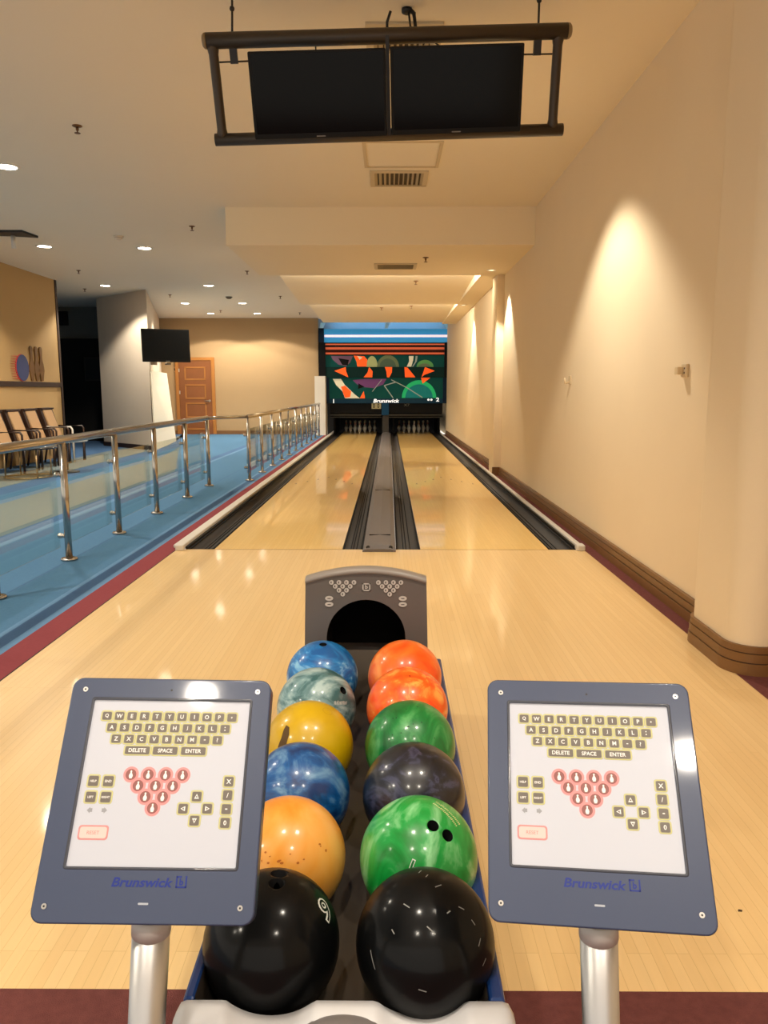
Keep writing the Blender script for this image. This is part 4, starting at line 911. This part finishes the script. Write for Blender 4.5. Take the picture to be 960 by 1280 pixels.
m = MB(); m.tube([PV(.0, -.1, -.03), PV(-.05, -.22, -.25), (-5.16, 17.25, 1.95)], .028, 10); m.lathe([(.06, -.02), (.06, .02)], PV(.02, -.36, -.15), 14); m.box(-5.235, -5.15, 17.15, 17.35, 1.86, 2.06); m.build('wall_arm', mat('arm_bronze', S(128, 112, 92), .5, metal=.4), t)
# pale board leaning on the splayed wall
def wl(dist, off): p_ = along(A, Cc, dist); return (p_[0]+nC.x*off, p_[1]+nC.y*off)
m = MB(); p0, p1, q0, q1 = (-5.14, 16.85), (-5.70, 20.0), (-5.12, 16.85), (-5.53, 20.0)
p0b, p1b, q0b, q1b = [(x_-.03, y_+.01) for x_, y_ in (p0, p1, q0, q1)]
m.hexa([(*q0, .0), (*q1, .0), (*q1b, .0), (*q0b, .0)], [(*p0, 1.72), (*p1, 1.74), (*p1b, 1.74), (*p0b, 1.72)])
tag(m.build('display_board', mat('board_cream', S(236, 228, 208), .7), None, origin=(-5.3, 17.3, 0)), 'tall cream board leaning on the wall under the television', 'board')
m = MB(); m.box(-6.60, -6.50, YB-.03, YB, 1.86, 2.0)
# wall decoration
t = thing('wall_decoration', 'painted wall relief of a blue bowling ball with red speed lines', 'wall decoration', (XL, 13.75, 1.45))
fl_ = lambda u, v, w: (XL+w, u, v)
m = MB(); m.prism(circ(13.80, 1.695, .23, 28), fl_, 0, .02); m.build('ball_disc', mat('deco_blue', S(52, 64, 110), .6), t)
m = MB()
m.prism([(13.80+.25*math.cos(math.radians(q)), 1.695+.24*math.sin(math.radians(q))) for q in range(90, 271, 12)]+[(13.80+.10*math.cos(math.radians(q))-.08, 1.695+.20*math.sin(math.radians(q))) for q in range(270, 89, -12)], fl_, 0, .014)
for i in range(10):
    v = 1.50+i*.043; m.prism([(13.35+.05*abs(i-4.5)*.3, v), (13.66, v-.01), (13.66, v+.012)], fl_, 0, .012)
m.build('speed_line', mat('deco_red', S(190, 62, 60), .6), t)
t = thing('wall_decoration', 'three tan bowling pin cutouts on the wall, right of the painted ball', 'wall decoration', (XL, 14.3, 1.45))
for u in (14.16, 14.35, 14.54):
    pts = [(r*1.75, z/.381*.62) for r, z in pin_prof]; poly = [(u+r, 1.475+z) for r, z in pts]+[(u-r, 1.475+z) for r, z in pts[::-1]]
    m = MB(); m.prism(poly, fl_, 0, .02+.005*(u > 14.2)); m.build('pin_cutout', mat('deco_tan', S(112, 76, 30), .6), t)
m = MB(); m.box(-8.9, -8.2, 20.08, 20.12, 2.95, 3.30); m.box(-8.85, -8.25, 20.07, 20.085, 3.0, 3.26)
tag(m.build('wall_vent', M_BLACKW, None, origin=(-8.5, 20.1, 3.1)), 'black vent high on the dark corridor wall', 'vent')
t = thing('framed_picture', 'dark framed picture hanging in the black corridor', 'picture', (-7.5, 20.1, 1.8))
m = MB(); m.box(-7.85, -7.35, 20.08, 20.12, 1.55, 2.15); m.build('frame', mat('picture_frame_dark', S(40, 36, 32), .4), t); m = MB(); m.box(-7.81, -7.39, 20.07, 20.085, 1.59, 2.11); m.build('print', mat('picture_dark', S(24, 26, 28), .5), t)
# light switch and wall boxes on the right wall
t = thing('wall_socket', 'small cream socket box on the right wall near the pilaster', 'socket', (XR, 4.52, 1.40))
m = MB(); m.box(XR-.018, XR, 4.48, 4.56, 1.365, 1.44); m.build('cover_plate', mat('socket_cream', S(206, 184, 148), .5), t, .004); m = MB(); m.box(XR-.05, XR-.018, 4.525, 4.575, 1.38, 1.425); m.build('plug', mat('plug_tan', S(214, 190, 150), .5), t, .004)
for y, z in ((4.505, 1.39), (4.505, 1.415)):
    m = MB(); m.box(XR-.020, XR-.0175, y-.006, y+.006, z-.005, z+.005); m.build('socket_hole', M_BASEL, t)
t = thing('wall_hook', 'small cream hook on the right wall, the farther of the two wall fittings', 'hook', (XR, 7.39, 1.38))
m = MB(); m.box(XR-.012, XR, 7.36, 7.42, 1.35, 1.43); m.build('plate', mat('socket_cream', S(206, 184, 148), .5), t, .003); m = MB(); m.tube([(XR-.01, 7.39, 1.37), (XR-.05, 7.39, 1.36), (XR-.055, 7.39, 1.41)], .010, 8); m.build('hook', mat('plug_tan', S(214, 190, 150), .5), t)
t = thing('light_switch', 'small dark switch on the back wall left of the door', 'switch', (-6.36, YB, 1.9))

# ------------------------------------------------------------------ chairs and tables by the left wall
def make_chair(lab, arm):
    t = thing('armchair', lab, 'chair', (0, 0, 0), 'tan armchairs along the left wall')
    m = MB(); m.hexa([(-.20, -.24, .36), (.27, -.24, .38), (.27, .24, .38), (-.20, .24, .36)], [(-.20, -.24, .44), (.28, -.24, .46), (.28, .24, .46), (-.20, .24, .44)]); m.build('seat', M_UPH, t, .02)
    m = MB(); m.hexa([(-.19, -.18, .46), (-.12, -.18, .46), (-.12, .18, .46), (-.19, .18, .46)], [(-.35, -.18, .93), (-.29, -.18, .95), (-.29, .18, .95), (-.35, .18, .93)]); m.build('backrest', M_UPH, t, .015)
    m = MB(); m.hexa([(-.25, -.25, .44), (-.155, -.25, .44), (-.155, .25, .44), (-.25, .25, .44)], [(-.41, -.25, .97), (-.315, -.25, .97), (-.315, .25, .97), (-.41, .25, .97)]); m.box(-.41, -.28, -.25, .25, .955, .985); m.build('back_frame', M_CHW, t, .006)  # wider than the backrest; dark margins imitate the shadow gaps between chairs
    for s in (-1, 1):
        m = MB(); m.tube([(.25, s*.255, .0), (.25, s*.255, .60), (.22, s*.255, .645), (-.20, s*.255, .645), (-.26, s*.255, .62)], .018, 8); m.build('armrest', arm if s < 0 else M_CHW, t)
        m = MB(); m.tube([(.24, s*.225, 0), (.25, s*.225, .38)], .018, 8); m.build('leg', M_CHW, t)
        m = MB(); m.tube([(-.30, s*.225, 0), (-.22, s*.225, .40)], .018, 8); m.build('leg', M_CHW, t)
    return t
ch = [( -6.0, 12.30), (-6.0, 12.93), (-6.0, 13.56), (-6.0, 14.24)]
labs = ['tan upholstered armchair, leftmost of the row along the left wall', 'tan upholstered armchair, second from the left along the wall', 'tan upholstered armchair, third from the left along the wall', 'tan upholstered armchair at the corridor end of the row, with an arm coloured as lit']
c1 = make_chair(labs[0], M_CHW); c1.location = (*ch[0], 0)
for (x, y), lab in list(zip(ch, labs))[1:3]: dup(c1, (x, y, 0), lab)
c4 = make_chair(labs[3], M_WHITE); c4.location = (*ch[3], 0)  # white arm material paints in the light catching this armrest
def table(x, y, r, h, lab, kind):
    t = thing('side_table', lab, 'table', (x, y, 0), 'low tables by the left wall')
    m = MB(); m.lathe([(0, h-.03), (r, h-.03), (r+.005, h-.015), (r, h), (0, h)], (x, y, 0), 32); m.build('tabletop', mat('table_white', S(200, 196, 190), .25, coat=.5) if kind else mat('table_black', S(30, 26, 24), .2, coat=.6), t)
    if kind:
        m = MB(); m.tube([(x, y, .02), (x, y, h-.03)], .035, 12); m.build('pedestal', mat('pedestal_brown', S(96, 66, 40), .4), t)
        m = MB(); m.lathe([(.2, 0), (.2, .015), (.06, .035), (.04, .04)], (x, y, 0), 24); m.build('base', M_BLACK, t)
    else:
        br = mat('table_brass', (.55, .40, .22, 1), .3, .9)
        for k in range(4):
            a_ = PI/4+k*PI/2; m = MB(); m.tube([(x+r*.8*math.cos(a_), y+r*.8*math.sin(a_), .01), (x+r*.8*math.cos(a_), y+r*.8*math.sin(a_), h-.03)], .012, 8); m.build('leg', br, t)
        m = MB(); R_ = r*.8; m.tube([(x+R_*math.cos(2*PI*k/24), y+R_*math.sin(2*PI*k/24), .012) for k in range(25)], .011, 6, cap=False); m.build('ring_base', br, t)
table(-5.17, 12.25, .34, .52, 'white topped side table on a brown pedestal, behind the nearest railing post', 1)
table(-5.45, 11.55, .42, .46, 'low black table on brass legs in front of the chairs', 0)
m = MB(); m.lathe([(.0, .52), (.06, .52), (.07, .535), (.13, .565), (.135, .57), (.12, .568), (.06, .54), (0, .538)], (-5.25, 12.35, 0), 24); tag(m.build('bowl', M_WHITE, None, origin=(-5.25, 12.35, .52)), 'shallow white bowl on the white topped side table', 'bowl')

# finish the switch (kept with its own parts)
m = MB(); m.box(-6.43, -6.36-.02, YB-.02, YB, 1.86, 2.0); m.build('plate', mat('switch_plate', S(190, 160, 116), .5), t if False else bpy.data.objects['light_switch'], .003)
m = MB(); m.box(-6.41, -6.385, YB-.03, YB-.02, 1.89, 1.96); m.build('toggle', M_BLACK, bpy.data.objects['light_switch'])

# ------------------------------------------------------------------ world and view
wd = bpy.data.worlds.new('world'); sc.world = wd; wd.use_nodes = True
wd.node_tree.nodes['Background'].inputs[0].default_value = (1.0, .90, .78, 1); wd.node_tree.nodes['Background'].inputs[1].default_value = 1.05
vs = sc.view_settings; vs.view_transform = 'Standard'; vs.look = 'None'; vs.gamma = 1.0; vs.use_curve_mapping = False; vs.exposure = 0.15
sc.cycles.max_bounces = 8; sc.cycles.diffuse_bounces = 5; sc.cycles.glossy_bounces = 4; sc.cycles.transparent_max_bounces = 16; sc.cycles.caustics_reflective = False; sc.cycles.caustics_refractive = False; sc.cycles.sample_clamp_indirect = 4.0
